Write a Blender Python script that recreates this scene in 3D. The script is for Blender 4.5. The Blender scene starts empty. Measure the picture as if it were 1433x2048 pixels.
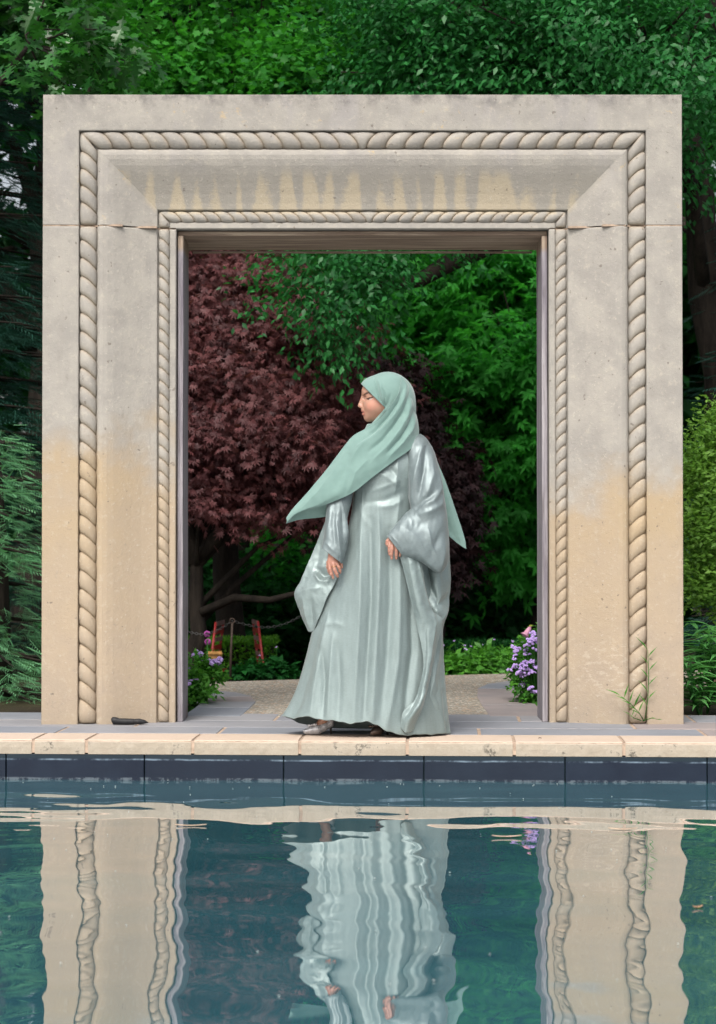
import bpy, bmesh, math, random
import numpy as np
from mathutils import Vector, Matrix, noise

random.seed(7)
RNG = np.random.default_rng(7)
R = math.radians
scene = bpy.context.scene
COL = scene.collection

# ------------------------------------------------------------------ camera, sky, sun, exposure
CAM_H, FPX, HOR, VPX = 0.89, 3800.0, 1090.0, 727.0
TILT = math.atan((HOR - 1024.0) / FPX)
cam = bpy.data.cameras.new("camera")
cam.sensor_fit = 'VERTICAL'
cam.shift_x = -(VPX - 716.5) / 2048.0
cam.sensor_height = 24.0
cam.lens = 24.0 * FPX / 2048.0
cam.clip_start, cam.clip_end = 0.1, 400.0
camo = bpy.data.objects.new("camera", cam)
COL.objects.link(camo)
camo.location = (0, 0, CAM_H)
camo.rotation_euler = (R(90) + TILT, 0, 0)
scene.camera = camo
cam.dof.use_dof = True
cam.dof.focus_distance = 9.1
cam.dof.aperture_fstop = 2.8

SUN_EL, SUN_AZ = 50.0, 196.0        # the sun stands behind the camera, slightly to the left
world = bpy.data.worlds.new("World")
scene.world = world
world.use_nodes = True
wn = world.node_tree
wn.nodes.clear()
sky = wn.nodes.new("ShaderNodeTexSky")
sky.sky_type = 'NISHITA'
sky.sun_disc = False
sky.sun_elevation = R(SUN_EL)
sky.sun_rotation = R(SUN_AZ)
sky.dust_density = 6.0
sky.air_density = 1.2
hs = wn.nodes.new("ShaderNodeHueSaturation")
hs.inputs['Saturation'].default_value = 0.42
bg = wn.nodes.new("ShaderNodeBackground")
bg.inputs['Strength'].default_value = 0.13
wo = wn.nodes.new("ShaderNodeOutputWorld")
wn.links.new(sky.outputs[0], hs.inputs['Color'])
wn.links.new(hs.outputs[0], bg.inputs[0])
wn.links.new(bg.outputs[0], wo.inputs[0])

sun = bpy.data.lights.new("sun", 'SUN')
sun.energy = 1.5
sun.angle = R(22)
sun.color = (1.0, 0.96, 0.9)
suno = bpy.data.objects.new("sun", sun)
COL.objects.link(suno)
saz = R(SUN_AZ)
sdir = Vector((math.sin(saz) * math.cos(R(SUN_EL)), math.cos(saz) * math.cos(R(SUN_EL)), math.sin(R(SUN_EL))))
suno.rotation_euler = sdir.to_track_quat('Z', 'Y').to_euler()
suno.location = (0, -5, 15)

scene.view_settings.view_transform = 'Standard'
scene.view_settings.look = 'None'
scene.view_settings.gamma = 1.0
scene.view_settings.use_curve_mapping = False
scene.view_settings.exposure = 0.72
scene.cycles.use_denoising = True
scene.cycles.max_bounces = 8
scene.cycles.transparent_max_bounces = 8

# ------------------------------------------------------------------ helpers
CT, ST = math.cos(TILT), math.sin(TILT)

def W(px, py, Y):
    """world point seen at photo pixel px, py when it stands Y metres in front of the camera"""
    dx = (np.asarray(px, float) - VPX) / FPX
    dy = (1024.0 - np.asarray(py, float)) / FPX
    fy = CT - dy * ST
    s = Y / fy
    return np.stack(np.broadcast_arrays(dx * s, Y + 0 * s, CAM_H + (ST + dy * CT) * s), -1)

YPERS = 8.94
MPP = YPERS / FPX
def PW(a):
    a = np.asarray(a, float)
    return W(a[..., 0], a[..., 1], YPERS - a[..., 2] * MPP)

def unit(v): return v / np.maximum(np.linalg.norm(v, axis=-1, keepdims=True), 1e-9)

def tag(o, label=None, cat=None, group=None, kind=None):
    if label: o['label'] = label
    if cat: o['category'] = cat
    if group: o['group'] = group
    if kind: o['kind'] = kind
    return o

def empty(name, loc=(0, 0, 0), rz=0.0):
    o = bpy.data.objects.new(name, None)
    o.empty_display_size = 0.1
    o.location = loc
    o.rotation_euler = (0, 0, rz)
    COL.objects.link(o)
    return o

def link(name, me, mat=None, parent=None, world=True):
    """link mesh data; world=True: the vertices are in world coordinates and stay there under the parent"""
    o = bpy.data.objects.new(name, me)
    COL.objects.link(o)
    if mat is not None and not me.materials:
        me.materials.append(mat)
    if parent is not None:
        o.parent = parent
        if world:
            o.matrix_parent_inverse = parent_matrix(parent).inverted()
    return o

def parent_matrix(o):
    m = Matrix.LocRotScale(o.location, o.rotation_euler, o.scale)
    if o.parent is not None:
        return parent_matrix(o.parent) @ o.matrix_parent_inverse @ m
    return m

def mesh_np(name, V, F, smooth=False):
    """V (n,3), F list of faces or (m,k) array"""
    me = bpy.data.meshes.new(name)
    V = np.ascontiguousarray(V, dtype=np.float32)
    if isinstance(F, np.ndarray):
        m, k = F.shape
        me.vertices.add(len(V)); me.vertices.foreach_set("co", V.ravel())
        me.loops.add(m * k); me.loops.foreach_set("vertex_index", np.ascontiguousarray(F, dtype=np.int32).ravel())
        me.polygons.add(m)
        me.polygons.foreach_set("loop_start", np.arange(0, m * k, k, dtype=np.int32))
        me.polygons.foreach_set("loop_total", np.full(m, k, dtype=np.int32))
        if smooth: me.polygons.foreach_set("use_smooth", np.ones(m, dtype=bool))
        me.update(calc_edges=True)
    else:
        me.from_pydata([tuple(v) for v in V], [], [tuple(f) for f in F])
        if smooth: me.polygons.foreach_set("use_smooth", np.ones(len(me.polygons), dtype=bool))
        me.update()
    return me

def attr(me, name, vals):
    a = me.attributes.new(name, 'FLOAT', 'POINT')
    a.data.foreach_set("value", np.ascontiguousarray(vals, dtype=np.float32))

def color_attr(me, name, cols):
    a = me.color_attributes.new(name, 'FLOAT_COLOR', 'POINT')
    c = np.ones((len(cols), 4), dtype=np.float32); c[:, :3] = cols
    a.data.foreach_set("color", c.ravel())

class MB:
    """collects simple shapes into one mesh"""
    def __init__(self): self.v, self.f, self.s = [], [], []
    def add(self, V, F, smooth=False):
        b = len(self.v)
        self.v += [tuple(map(float, p)) for p in V]
        for f in F: self.f.append(tuple(i + b for i in f)); self.s.append(smooth)
    def box(self, x0, x1, y0, y1, z0, z1):
        V = [(x, y, z) for x in (x0, x1) for y in (y0, y1) for z in (z0, z1)]
        self.add(V, [(0, 1, 3, 2), (4, 6, 7, 5), (0, 4, 5, 1), (2, 3, 7, 6), (0, 2, 6, 4), (1, 5, 7, 3)])
    def tube(self, pts, rad, n=8, cap=True):
        pts = [Vector(p) for p in pts]
        if not hasattr(rad, '__len__'): rad = [rad] * len(pts)
        V, F = [], []
        up = Vector((0, 0, 1))
        prev = None
        for i, p in enumerate(pts):
            t = (pts[min(i + 1, len(pts) - 1)] - pts[max(i - 1, 0)]).normalized()
            if prev is None:
                a = t.cross(up) if abs(t.dot(up)) < 0.95 else t.cross(Vector((1, 0, 0)))
                a.normalize()
            else:
                a = (prev - t * prev.dot(t)).normalized()
            prev = a
            b = t.cross(a)
            for k in range(n):
                th = 2 * math.pi * k / n
                V.append(p + (a * math.cos(th) + b * math.sin(th)) * rad[i])
        for i in range(len(pts) - 1):
            for k in range(n):
                k2 = (k + 1) % n
                F.append((i * n + k, i * n + k2, (i + 1) * n + k2, (i + 1) * n + k))
        if cap:
            F.append(tuple(range(n - 1, -1, -1)))
            F.append(tuple((len(pts) - 1) * n + k for k in range(n)))
        self.add(V, F, True)
    def ball(self, c, r, n=8, m=6):
        r = r if hasattr(r, '__len__') else (r, r, r)
        V = [(c[0], c[1], c[2] + r[2])]
        for i in range(1, m):
            th = math.pi * i / m
            for k in range(n):
                ph = 2 * math.pi * k / n
                V.append((c[0] + r[0] * math.sin(th) * math.cos(ph), c[1] + r[1] * math.sin(th) * math.sin(ph), c[2] + r[2] * math.cos(th)))
        V.append((c[0], c[1], c[2] - r[2]))
        F = [(0, 1 + k, 1 + (k + 1) % n) for k in range(n)]
        for i in range(m - 2):
            for k in range(n):
                a = 1 + i * n + k; b = 1 + i * n + (k + 1) % n
                F.append((a, a + n, b + n, b))
        L = len(V) - 1; s = 1 + (m - 2) * n
        F += [(L, s + (k + 1) % n, s + k) for k in range(n)]
        self.add(V, F, True)
    def build(self, name, mat=None, parent=None, world=True):
        me = bpy.data.meshes.new(name)
        me.from_pydata(self.v, [], self.f)
        me.polygons.foreach_set("use_smooth", self.s)
        me.update()
        return link(name, me, mat, parent, world)

def bevel(o, w=0.004, seg=2):
    m = o.modifiers.new("bevel", 'BEVEL'); m.width = w; m.segments = seg; m.limit_method = 'ANGLE'; m.angle_limit = R(40)
    return o

# ------------------------------------------------------------------ materials
class NT:
    gain = 0.80        # keeps pale stone and cloth albedos in a realistic range at this exposure
    def __init__(self, name):
        self.m = bpy.data.materials.new(name); self.m.use_nodes = True
        self.t = self.m.node_tree; self.t.nodes.clear()
        self.out = self.n("ShaderNodeOutputMaterial")
    def n(self, typ, **kw):
        nd = self.t.nodes.new(typ)
        for k, v in kw.items(): setattr(nd, k, v)
        return nd
    def l(self, a, b): self.t.links.new(a, b)
    def put(self, sock, v):
        if isinstance(v, bpy.types.NodeSocket): self.l(v, sock)
        elif v is not None: sock.default_value = v if not (isinstance(v, tuple) and len(v) == 3 and sock.type == 'RGBA') else (*v, 1)
    def math(self, op, a, b=None, c=None, clamp=False):
        nd = self.n("ShaderNodeMath", operation=op); nd.use_clamp = clamp
        self.put(nd.inputs[0], a); self.put(nd.inputs[1], b)
        if c is not None: self.put(nd.inputs[2], c)
        return nd.outputs[0]
    def mix(self, f, a, b, blend='MIX'):
        nd = self.n("ShaderNodeMix", data_type='RGBA', blend_type=blend); nd.clamp_factor = True
        self.put(nd.inputs[0], f); self.put(nd.inputs[6], a); self.put(nd.inputs[7], b)
        return nd.outputs[2]
    def step(self, x, lo, hi, a=0.0, b=1.0):
        nd = self.n("ShaderNodeMapRange", interpolation_type='SMOOTHSTEP'); nd.clamp = True
        self.put(nd.inputs[0], x); self.put(nd.inputs[1], lo); self.put(nd.inputs[2], hi)
        self.put(nd.inputs[3], a); self.put(nd.inputs[4], b)
        return nd.outputs[0]
    def noise(self, vec, scale, detail=3.0, rough=0.55, dist=0.0):
        nd = self.n("ShaderNodeTexNoise"); self.l(vec, nd.inputs['Vector'])
        nd.inputs['Scale'].default_value = scale; nd.inputs['Detail'].default_value = detail
        nd.inputs['Roughness'].default_value = rough; nd.inputs['Distortion'].default_value = dist
        return nd.outputs[0]
    def pos(self):
        return self.n("ShaderNodeNewGeometry").outputs['Position']
    def scaled(self, vec, s):
        nd = self.n("ShaderNodeVectorMath", operation='MULTIPLY'); self.l(vec, nd.inputs[0]); nd.inputs[1].default_value = s
        return nd.outputs[0]
    def attr(self, name):
        nd = self.n("ShaderNodeAttribute"); nd.attribute_name = name
        return nd
    def rnd(self):
        return self.n("ShaderNodeObjectInfo").outputs['Random']
    def bump(self, h, strength=0.3, dist=0.01):
        nd = self.n("ShaderNodeBump"); nd.inputs['Strength'].default_value = strength; nd.inputs['Distance'].default_value = dist
        self.l(h, nd.inputs['Height'])
        return nd.outputs[0]
    def bsdf(self, color, rough=0.6, metal=0.0, spec=0.5, normal=None, **kw):
        b = self.n("ShaderNodeBsdfPrincipled")
        if self.gain != 1.0: color = self.mix(1.0, color, (self.gain,) * 3, 'MULTIPLY')
        self.put(b.inputs['Base Color'], color); self.put(b.inputs['Roughness'], rough); self.put(b.inputs['Metallic'], metal)
        self.put(b.inputs['Specular IOR Level'], spec)
        if normal is not None: self.l(normal, b.inputs['Normal'])
        for k, v in kw.items(): self.put(b.inputs[k.replace('_', ' ')], v)
        return b.outputs[0]
    def done(self, sh):
        self.l(sh, self.out.inputs[0])
        return self.m

MAT = {}
def plain(name, color, rough=0.6, metal=0.0, spec=0.4, var=0.25, scale=20.0, bump=0.1, bd=0.004):
    if name in MAT: return MAT[name]
    t = NT(name); p = t.pos()
    n1 = t.noise(p, scale, 4.0)
    c = t.mix(t.step(n1, 0.3, 0.7), tuple(x * (1 - var) for x in color), tuple(min(1, x * (1 + var)) for x in color))
    MAT[name] = t.done(t.bsdf(c, rough, metal, spec, t.bump(n1, bump, bd)))
    return MAT[name]

PXC = (725.5 - VPX) * 9.45 / FPX
def stone_material(lobe=False):
    t = NT("carved_limestone_rope" if lobe else "carved_limestone")
    p = t.pos()
    sx = t.n("ShaderNodeSeparateXYZ"); t.l(p, sx.inputs[0]); x, z = sx.outputs[0], sx.outputs[2]
    big = t.noise(p, 1.7, 4.0, 0.6)
    mid = t.noise(p, 7.0, 5.0, 0.6)
    fine = t.noise(p, 60.0, 4.0, 0.7)
    # weathered grey higher up, fresh tan lower down
    zt = t.math('ADD', z, t.math('MULTIPLY', t.math('SUBTRACT', big, 0.5), 1.1))
    zt = t.math('ADD', zt, t.math('MULTIPLY', t.math('SUBTRACT', mid, 0.5), 0.5))
    zt = t.math('ADD', zt, t.math('MULTIPLY', x, 0.08))
    g = t.step(zt, 1.12, 1.46)
    grey = t.mix(t.step(mid, 0.3, 0.7), (0.335, 0.315, 0.288), (0.415, 0.388, 0.346))
    tan = t.mix(t.step(big, 0.35, 0.65), (0.445, 0.345, 0.225), (0.43, 0.345, 0.25))
    low = t.mix(t.step(mid, 0.3, 0.7), (0.41, 0.338, 0.262), (0.445, 0.36, 0.265))
    c = t.mix(t.step(z, 0.1, 1.1), low, tan)
    c = t.mix(g, c, grey)
    # yellowish lichen and scratches on the upper band
    sp = t.noise(p, 11.0, 6.0, 0.75)
    spm = t.math('MULTIPLY', t.step(sp, 0.60, 0.68), t.math('MULTIPLY', t.step(t.noise(p, 3.1, 2.0), 0.47, 0.6), t.step(z, 2.2, 2.7)))
    c = t.mix(t.math('MULTIPLY', spm, 0.75), c, (0.56, 0.42, 0.24))
    # cool grey-violet patches near the top
    cool = t.math('MULTIPLY', t.step(t.noise(t.scaled(p, (1, 1, 0.35)), 4.5, 4.0), 0.5, 0.66), t.step(z, 2.3, 3.0))
    c = t.mix(t.math('MULTIPLY', cool, 0.45), c, (0.35, 0.33, 0.33))
    # rain staining on the hollow moulding of the lintel: grey with tan tongues left bare
    pm = t.math('MULTIPLY', t.step(z, 2.545, 2.565), t.step(z, 2.70, 2.84, 1.0, 0.0))
    ax = t.math('ABSOLUTE', t.math('SUBTRACT', x, (PXC)))
    edge = t.math('ADD', t.math('MULTIPLY', t.math('SUBTRACT', z, 2.55), 1.0), 1.03)
    pm = t.math('MULTIPLY', pm, t.step(t.math('SUBTRACT', ax, edge), -0.04, 0.02, 1.0, 0.0))
    fx = t.noise(t.scaled(p, (8.0, 0.3, 0.9)), 1.0, 2.0, 0.5)
    wob = t.math('MULTIPLY', t.noise(t.scaled(p, (3.0, 0.3, 1.2)), 1.0, 2.0), 9.0)
    sn = t.math('SINE', t.math('ADD', t.math('MULTIPLY', x, 56.0), wob))
    fx = t.math('ADD', t.math('MULTIPLY', fx, 0.75), t.math('ADD', t.math('MULTIPLY', sn, 0.11), 0.08))
    rag = t.noise(p, 45.0, 3.0, 0.7)
    th = t.math('ADD', t.math('MULTIPLY', t.math('SUBTRACT', z, 2.56), 0.85), 0.345)
    fl = t.step(t.math('SUBTRACT', t.math('ADD', fx, t.math('MULTIPLY', t.math('SUBTRACT', rag, 0.5), 0.20)), th), -0.04, 0.09)
    fl = t.math('MULTIPLY', fl, t.step(z, 2.72, 2.8, 1.0, 0.0))
    stain = t.mix(fl, (0.35, 0.325, 0.285), (0.50, 0.425, 0.31))
    c = t.mix(t.math('MULTIPLY', pm, 0.9), c, stain)
    # black algae along the top edge
    top = t.math('MULTIPLY', t.step(z, 3.04, 3.14), t.step(t.noise(p, 9.0, 5.0, 0.7), 0.42, 0.68))
    c = t.mix(t.math('MULTIPLY', top, 0.75), c, (0.13, 0.12, 0.12))
    # drip marks
    dr = t.step(t.noise(t.scaled(p, (7, 7, 0.5)), 1.6, 4.0, 0.6), 0.55, 0.75)
    c = t.mix(t.math('MULTIPLY', dr, 0.2), c, (0.30, 0.27, 0.24))
    # pale scuffs near the foot on the right
    dx = t.math('DIVIDE', t.math('SUBTRACT', x, 1.25), 0.24); dz = t.math('DIVIDE', t.math('SUBTRACT', z, 0.27), 0.16)
    rr = t.math('ADD', t.math('MULTIPLY', dx, dx), t.math('MULTIPLY', dz, dz))
    sc = t.math('MULTIPLY', t.step(rr, 0.2, 1.3, 1.0, 0.0), t.step(t.noise(t.scaled(p, (1, 1, 2.2)), 22.0, 5.0, 0.7), 0.52, 0.6))
    c = t.mix(t.math('MULTIPLY', sc, 0.4), c, (0.62, 0.54, 0.43))
    # pale and dark speckle
    vv = t.noise(p, 28.0, 6.0, 0.75)
    c = t.mix(t.math('MULTIPLY', t.step(vv, 0.42, 0.28), 0.38), c, (0.24, 0.215, 0.19))
    c = t.mix(t.math('MULTIPLY', t.step(vv, 0.55, 0.68), 0.34), c, (0.55, 0.49, 0.40))
    c = t.mix(t.math('MULTIPLY', t.step(fine, 0.58, 0.72), 0.5), c, (0.60, 0.55, 0.47))
    pit = t.noise(p, 34.0, 2.0, 0.5)
    c = t.mix(t.math('MULTIPLY', t.step(pit, 0.70, 0.76), 0.65), c, (0.16, 0.13, 0.11))
    if lobe:
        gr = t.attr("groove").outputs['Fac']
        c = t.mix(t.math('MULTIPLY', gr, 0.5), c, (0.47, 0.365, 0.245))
        hi = t.math('MULTIPLY', t.step(z, 2.5, 2.54), t.step(t.rnd(), 0.72, 0.95))
        c = t.mix(t.math('MULTIPLY', t.math('MULTIPLY', hi, t.step(mid, 0.4, 0.6)), 0.6), c, (0.23, 0.20, 0.175))
        c = t.mix(t.math('MULTIPLY', t.step(t.rnd(), 0.0, 1.0), 0.12), c, (0.33, 0.30, 0.27))
    h = t.math('ADD', fine, t.math('MULTIPLY', t.noise(p, 220.0, 2.0), 0.6))
    h = t.math('ADD', h, t.math('MULTIPLY', mid, 1.2))
    return t.done(t.bsdf(c, 0.85, 0.0, 0.25, t.bump(h, 0.6, 0.005)))

def slab_material(name, a, b, c3, rough=0.7, sc=3.0):
    t = NT(name); p = t.pos(); r = t.rnd()
    n1 = t.noise(p, sc, 5.0, 0.65); n2 = t.noise(p, 70.0, 4.0, 0.7)
    c = t.mix(r, a, b)
    c = t.mix(t.step(t.math('FRACT', t.math('MULTIPLY', r, 7.13)), 0.78, 0.8), c, c3)
    c = t.mix(t.math('MULTIPLY', t.step(n1, 0.35, 0.7), 0.35), c, tuple(x * 0.62 for x in a))
    c = t.mix(t.math('MULTIPLY', t.step(n2, 0.55, 0.75), 0.25), c, tuple(min(1, x * 1.5) for x in a))
    return t.done(t.bsdf(c, rough, 0.0, 0.35, t.bump(t.math('ADD', n1, n2), 0.25, 0.004)))

def coping_material():
    t = NT("coping_limestone"); p = t.pos(); r = t.rnd()
    n1 = t.noise(p, 4.0, 5.0, 0.65); n2 = t.noise(p, 60.0, 4.0, 0.7); n3 = t.noise(p, 14.0, 5.0, 0.75)
    c = t.mix(r, (0.62, 0.50, 0.41), (0.60, 0.475, 0.38))
    c = t.mix(t.math('MULTIPLY', t.step(n1, 0.4, 0.7), 0.3), c, (0.50, 0.39, 0.28))
    sx = t.n("ShaderNodeSeparateXYZ"); t.l(p, sx.inputs[0])
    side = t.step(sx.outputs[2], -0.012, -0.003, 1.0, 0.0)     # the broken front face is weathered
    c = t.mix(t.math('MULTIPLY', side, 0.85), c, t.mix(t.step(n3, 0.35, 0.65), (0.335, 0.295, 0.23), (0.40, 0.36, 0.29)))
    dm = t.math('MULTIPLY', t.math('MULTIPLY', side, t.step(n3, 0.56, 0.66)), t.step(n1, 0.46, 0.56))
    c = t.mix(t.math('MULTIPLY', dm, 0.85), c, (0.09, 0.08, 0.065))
    c = t.mix(t.math('MULTIPLY', t.step(n2, 0.6, 0.75), 0.3), c, (0.70, 0.58, 0.45))
    return t.done(t.bsdf(c, 0.8, 0.0, 0.3, t.bump(t.math('ADD', t.math('MULTIPLY', n3, 1.5), n2), 0.45, 0.006)))

def wood_material():
    t = NT("weathered_wood"); p = t.pos()
    g = t.attr("grain").outputs['Vector']
    n1 = t.noise(g, 1.0, 6.0, 0.65, 0.6); n2 = t.noise(g, 3.7, 4.0, 0.7)
    sx = t.n("ShaderNodeSeparateXYZ"); t.l(p, sx.inputs[0]); z = sx.outputs[2]
    c = t.mix(t.step(n1, 0.32, 0.7), (0.20, 0.18, 0.21), (0.44, 0.41, 0.43))
    c = t.mix(t.math('MULTIPLY', t.step(n2, 0.5, 0.72), 0.6), c, (0.13, 0.105, 0.095))
    c = t.mix(t.math('MULTIPLY', t.step(z, 2.36, 2.40), 0.8), c, t.mix(t.step(n1, 0.42, 0.62), (0.25, 0.17, 0.11), (0.47, 0.36, 0.25)))
    w = t.math('MULTIPLY', t.step(t.noise(p, 3.2, 3.0), 0.57, 0.66), t.step(z, 0.9, 0.1))
    c = t.mix(t.math('MULTIPLY', w, 0.6), c, (0.17, 0.12, 0.10))
    return t.done(t.bsdf(c, 0.8, 0.0, 0.25, t.bump(t.math('ADD', n1, n2), 0.5, 0.006)))

def tile_material():
    t = NT("pool_tile_navy"); p = t.pos(); r = t.rnd()
    n1 = t.noise(p, 5.0, 4.0, 0.6); n2 = t.noise(p, 90.0, 3.0, 0.7)
    sx = t.n("ShaderNodeSeparateXYZ"); t.l(p, sx.inputs[0]); z = sx.outputs[2]
    c = t.mix(t.step(n1, 0.3, 0.7), (0.005, 0.011, 0.026), (0.009, 0.018, 0.036))
    c = t.mix(t.math('MULTIPLY', r, 0.25), c, (0.012, 0.02, 0.032))
    zz = t.math('ADD', z, t.math('MULTIPLY', t.math('SUBTRACT', n1, 0.5), 0.012))
    band = t.math('MULTIPLY', t.step(zz, -0.096, -0.091), t.step(zz, -0.089, -0.084, 1.0, 0.0))
    c = t.mix(t.math('MULTIPLY', band, t.math('MULTIPLY', t.step(t.noise(p, 8.0, 4.0, 0.7), 0.38, 0.62), 0.75)), c, (0.22, 0.30, 0.38))
    sc = t.math('MULTIPLY', t.step(zz, -0.176, -0.170, 1.0, 0.0), t.step(t.noise(p, 30.0, 4.0, 0.7), 0.42, 0.6))
    c = t.mix(t.math('MULTIPLY', sc, 0.55), c, (0.16, 0.2, 0.23))
    up = t.step(zz, -0.092, -0.08)
    c = t.mix(t.math('MULTIPLY', up, 0.6), c, (0.016, 0.032, 0.04))
    c = t.mix(t.math('MULTIPLY', t.step(n2, 0.72, 0.8), 0.5), c, (0.2, 0.26, 0.3))
    return t.done(t.bsdf(c, 0.5, 0.0, 0.2, t.bump(n2, 0.25, 0.003)))

def water_material():
    t = NT("pool_water"); p = t.pos()
    n1 = t.noise(t.scaled(p, (0.5, 1.4, 1)), 1.6, 4.0, 0.6)
    c = t.mix(t.step(n1, 0.35, 0.68), (0.030, 0.108, 0.138), (0.042, 0.136, 0.166))
    d = t.n("ShaderNodeBsdfDiffuse"); t.put(d.inputs[0], c)
    g = t.n("ShaderNodeBsdfGlossy"); g.inputs['Roughness'].default_value = 0.0; g.inputs[0].default_value = (1.0, 0.97, 0.95, 1)
    fr = t.n("ShaderNodeFresnel"); fr.inputs['IOR'].default_value = 1.33
    f = t.math('ADD', t.math('MULTIPLY', fr.outputs[0], 1.0), 0.33, clamp=True)
    f = t.math('MINIMUM', f, 0.74)
    m = t.n("ShaderNodeMixShader"); t.l(f, m.inputs[0]); t.l(d.outputs[0], m.inputs[1]); t.l(g.outputs[0], m.inputs[2])
    return t.done(m.outputs[0])

def aggregate_material():
    t = NT("exposed_aggregate"); p = t.pos()
    v = t.n("ShaderNodeTexVoronoi"); t.l(p, v.inputs['Vector']); v.inputs['Scale'].default_value = 55.0
    rr = t.n("ShaderNodeSeparateColor"); t.l(v.outputs['Color'], rr.inputs[0])
    c = t.mix(rr.outputs[0], (0.19, 0.18, 0.155), (0.62, 0.57, 0.48))
    c = t.mix(t.step(rr.outputs[1], 0.7, 0.9), c, (0.46, 0.31, 0.20))
    c = t.mix(t.math('MULTIPLY', t.step(t.noise(p, 2.5, 4.0), 0.45, 0.7), 0.3), c, (0.30, 0.285, 0.25))
    c = t.mix(t.step(v.outputs['Distance'], 0.45, 0.7), c, (0.25, 0.225, 0.19))
    return t.done(t.bsdf(c, 0.85, 0.0, 0.25, t.bump(v.outputs['Distance'], -0.5, 0.01)))

def soil_material():
    t = NT("garden_soil"); p = t.pos()
    n1 = t.noise(p, 2.0, 6.0, 0.65); n2 = t.noise(p, 40.0, 5.0, 0.7)
    c = t.mix(t.step(n1, 0.35, 0.65), (0.030, 0.022, 0.015), (0.05, 0.045, 0.022))
    c = t.mix(t.math('MULTIPLY', t.step(n2, 0.5, 0.7), 0.6), c, (0.09, 0.06, 0.04))
    return t.done(t.bsdf(c, 0.9, 0.0, 0.2, t.bump(t.math('ADD', n1, n2), 0.6, 0.03)))

def leaf_material(name, dark, light, trans=0.3, rough=0.42, spec=0.45):
    t = NT(name); t.gain = 1.0
    a = t.attr("tint").outputs['Fac']
    c = t.mix(a, dark, light)
    b = t.bsdf(c, rough, 0.0, spec)
    tr = t.n("ShaderNodeBsdfTranslucent")
    t.put(tr.inputs[0], t.mix(0.5, c, tuple(min(1, x * 1.6) for x in (light[0] * 1.1, light[1] * 1.2, light[2] * 0.6))))
    m = t.n("ShaderNodeMixShader"); m.inputs[0].default_value = trans
    t.l(b, m.inputs[1]); t.l(tr.outputs[0], m.inputs[2])
    return t.done(m.outputs[0])

def bark_material(name, a, b):
    t = NT(name); p = t.pos()
    n1 = t.noise(t.scaled(p, (6, 6, 1.2)), 3.0, 5.0, 0.7)
    c = t.mix(t.step(n1, 0.35, 0.65), a, b)
    return t.done(t.bsdf(c, 0.9, 0.0, 0.2, t.bump(n1, 0.7, 0.03)))

def satin_material(name, color, alpha=0.0):
    t = NT(name); p = t.pos()
    n1 = t.noise(t.scaled(p, (1, 1, 0.12)), 60.0, 3.0, 0.6)
    n3 = t.noise(t.scaled(p, (1, 1, 0.5)), 22.0, 4.0, 0.6)
    n4 = t.noise(t.scaled(p, (0.25, 0.25, 1)), 300.0, 3.0, 0.7)
    c = t.mix(t.step(n1, 0.3, 0.7), tuple(x * 0.95 for x in color), tuple(x * 1.05 for x in color))
    c = t.mix(t.math('MULTIPLY', t.step(n4, 0.4, 0.65), 0.18), c, tuple(x * 1.45 for x in color))  # weave glints painted into the colour as fine paler crosswise lines
    h = t.math('ADD', t.math('ADD', t.math('MULTIPLY', n1, 0.14), n3), t.math('MULTIPLY', n4, 0.22))
    rg = t.step(n1, 0.3, 0.7, 0.42, 0.52)
    sh = t.bsdf(c, rg, 0.34, 0.45, t.bump(h, 0.22, 0.005), Sheen_Weight=0.25, Sheen_Roughness=0.35)
    if alpha:
        tr = t.n("ShaderNodeBsdfTransparent"); tr.inputs[0].default_value = (0.95, 0.95, 0.95, 1)
        m = t.n("ShaderNodeMixShader"); m.inputs[0].default_value = alpha
        t.l(sh, m.inputs[1]); t.l(tr.outputs[0], m.inputs[2]); sh = m.outputs[0]
    return t.done(sh)

def scarf_material():
    t = NT("sage_chiffon"); p = t.pos()
    n1 = t.noise(p, 260.0, 2.0); n2 = t.noise(p, 20.0, 3.0)
    c = t.mix(t.step(n2, 0.3, 0.7), (0.18, 0.295, 0.268), (0.20, 0.32, 0.29))
    return t.done(t.bsdf(c, 0.75, 0.0, 0.25, t.bump(n1, 0.15, 0.002), Sheen_Weight=0.35, Sheen_Roughness=0.5))

def skin_material():
    t = NT("skin"); p = t.pos()
    c = t.attr("Col").outputs['Color']
    n1 = t.noise(p, 30.0, 3.0)
    c = t.mix(t.math('MULTIPLY', t.step(n1, 0.3, 0.7), 0.15), c, (0.5, 0.2, 0.14))
    return t.done(t.bsdf(c, 0.42, 0.0, 0.4, None, Subsurface_Weight=0.15, Subsurface_Scale=0.02))

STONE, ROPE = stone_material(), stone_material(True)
SLAB = slab_material("bluestone", (0.25, 0.27, 0.31), (0.33, 0.325, 0.34), (0.345, 0.295, 0.285))
COPING, WOOD, TILE, WATER, AGG, SOIL = coping_material(), wood_material(), tile_material(), water_material(), aggregate_material(), soil_material()
MORTAR = plain("pale_mortar", (0.44, 0.33, 0.25), 0.9, scale=30)
SATIN = satin_material("silver_sage_satin", (0.240, 0.302, 0.300))
SHEER = satin_material("sheer_sage_satin", (0.250, 0.308, 0.318), 0.22)
SCARF, SKIN = scarf_material(), skin_material()

# ------------------------------------------------------------------ site frame (parallel to the pool edge)
SITE_A = R(-2.6)
E0 = Vector((0.0, 8.655, 0.0))
SM = Matrix.Translation(E0) @ Matrix.Rotation(SITE_A, 4, 'Z')      # site: x along the edge, y away from the pool
def S(x, y, z): return SM @ Vector((x, y, z))
WATER_Z = -0.182
POOL_X, POOL_D = 8.5, 7.6

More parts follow.
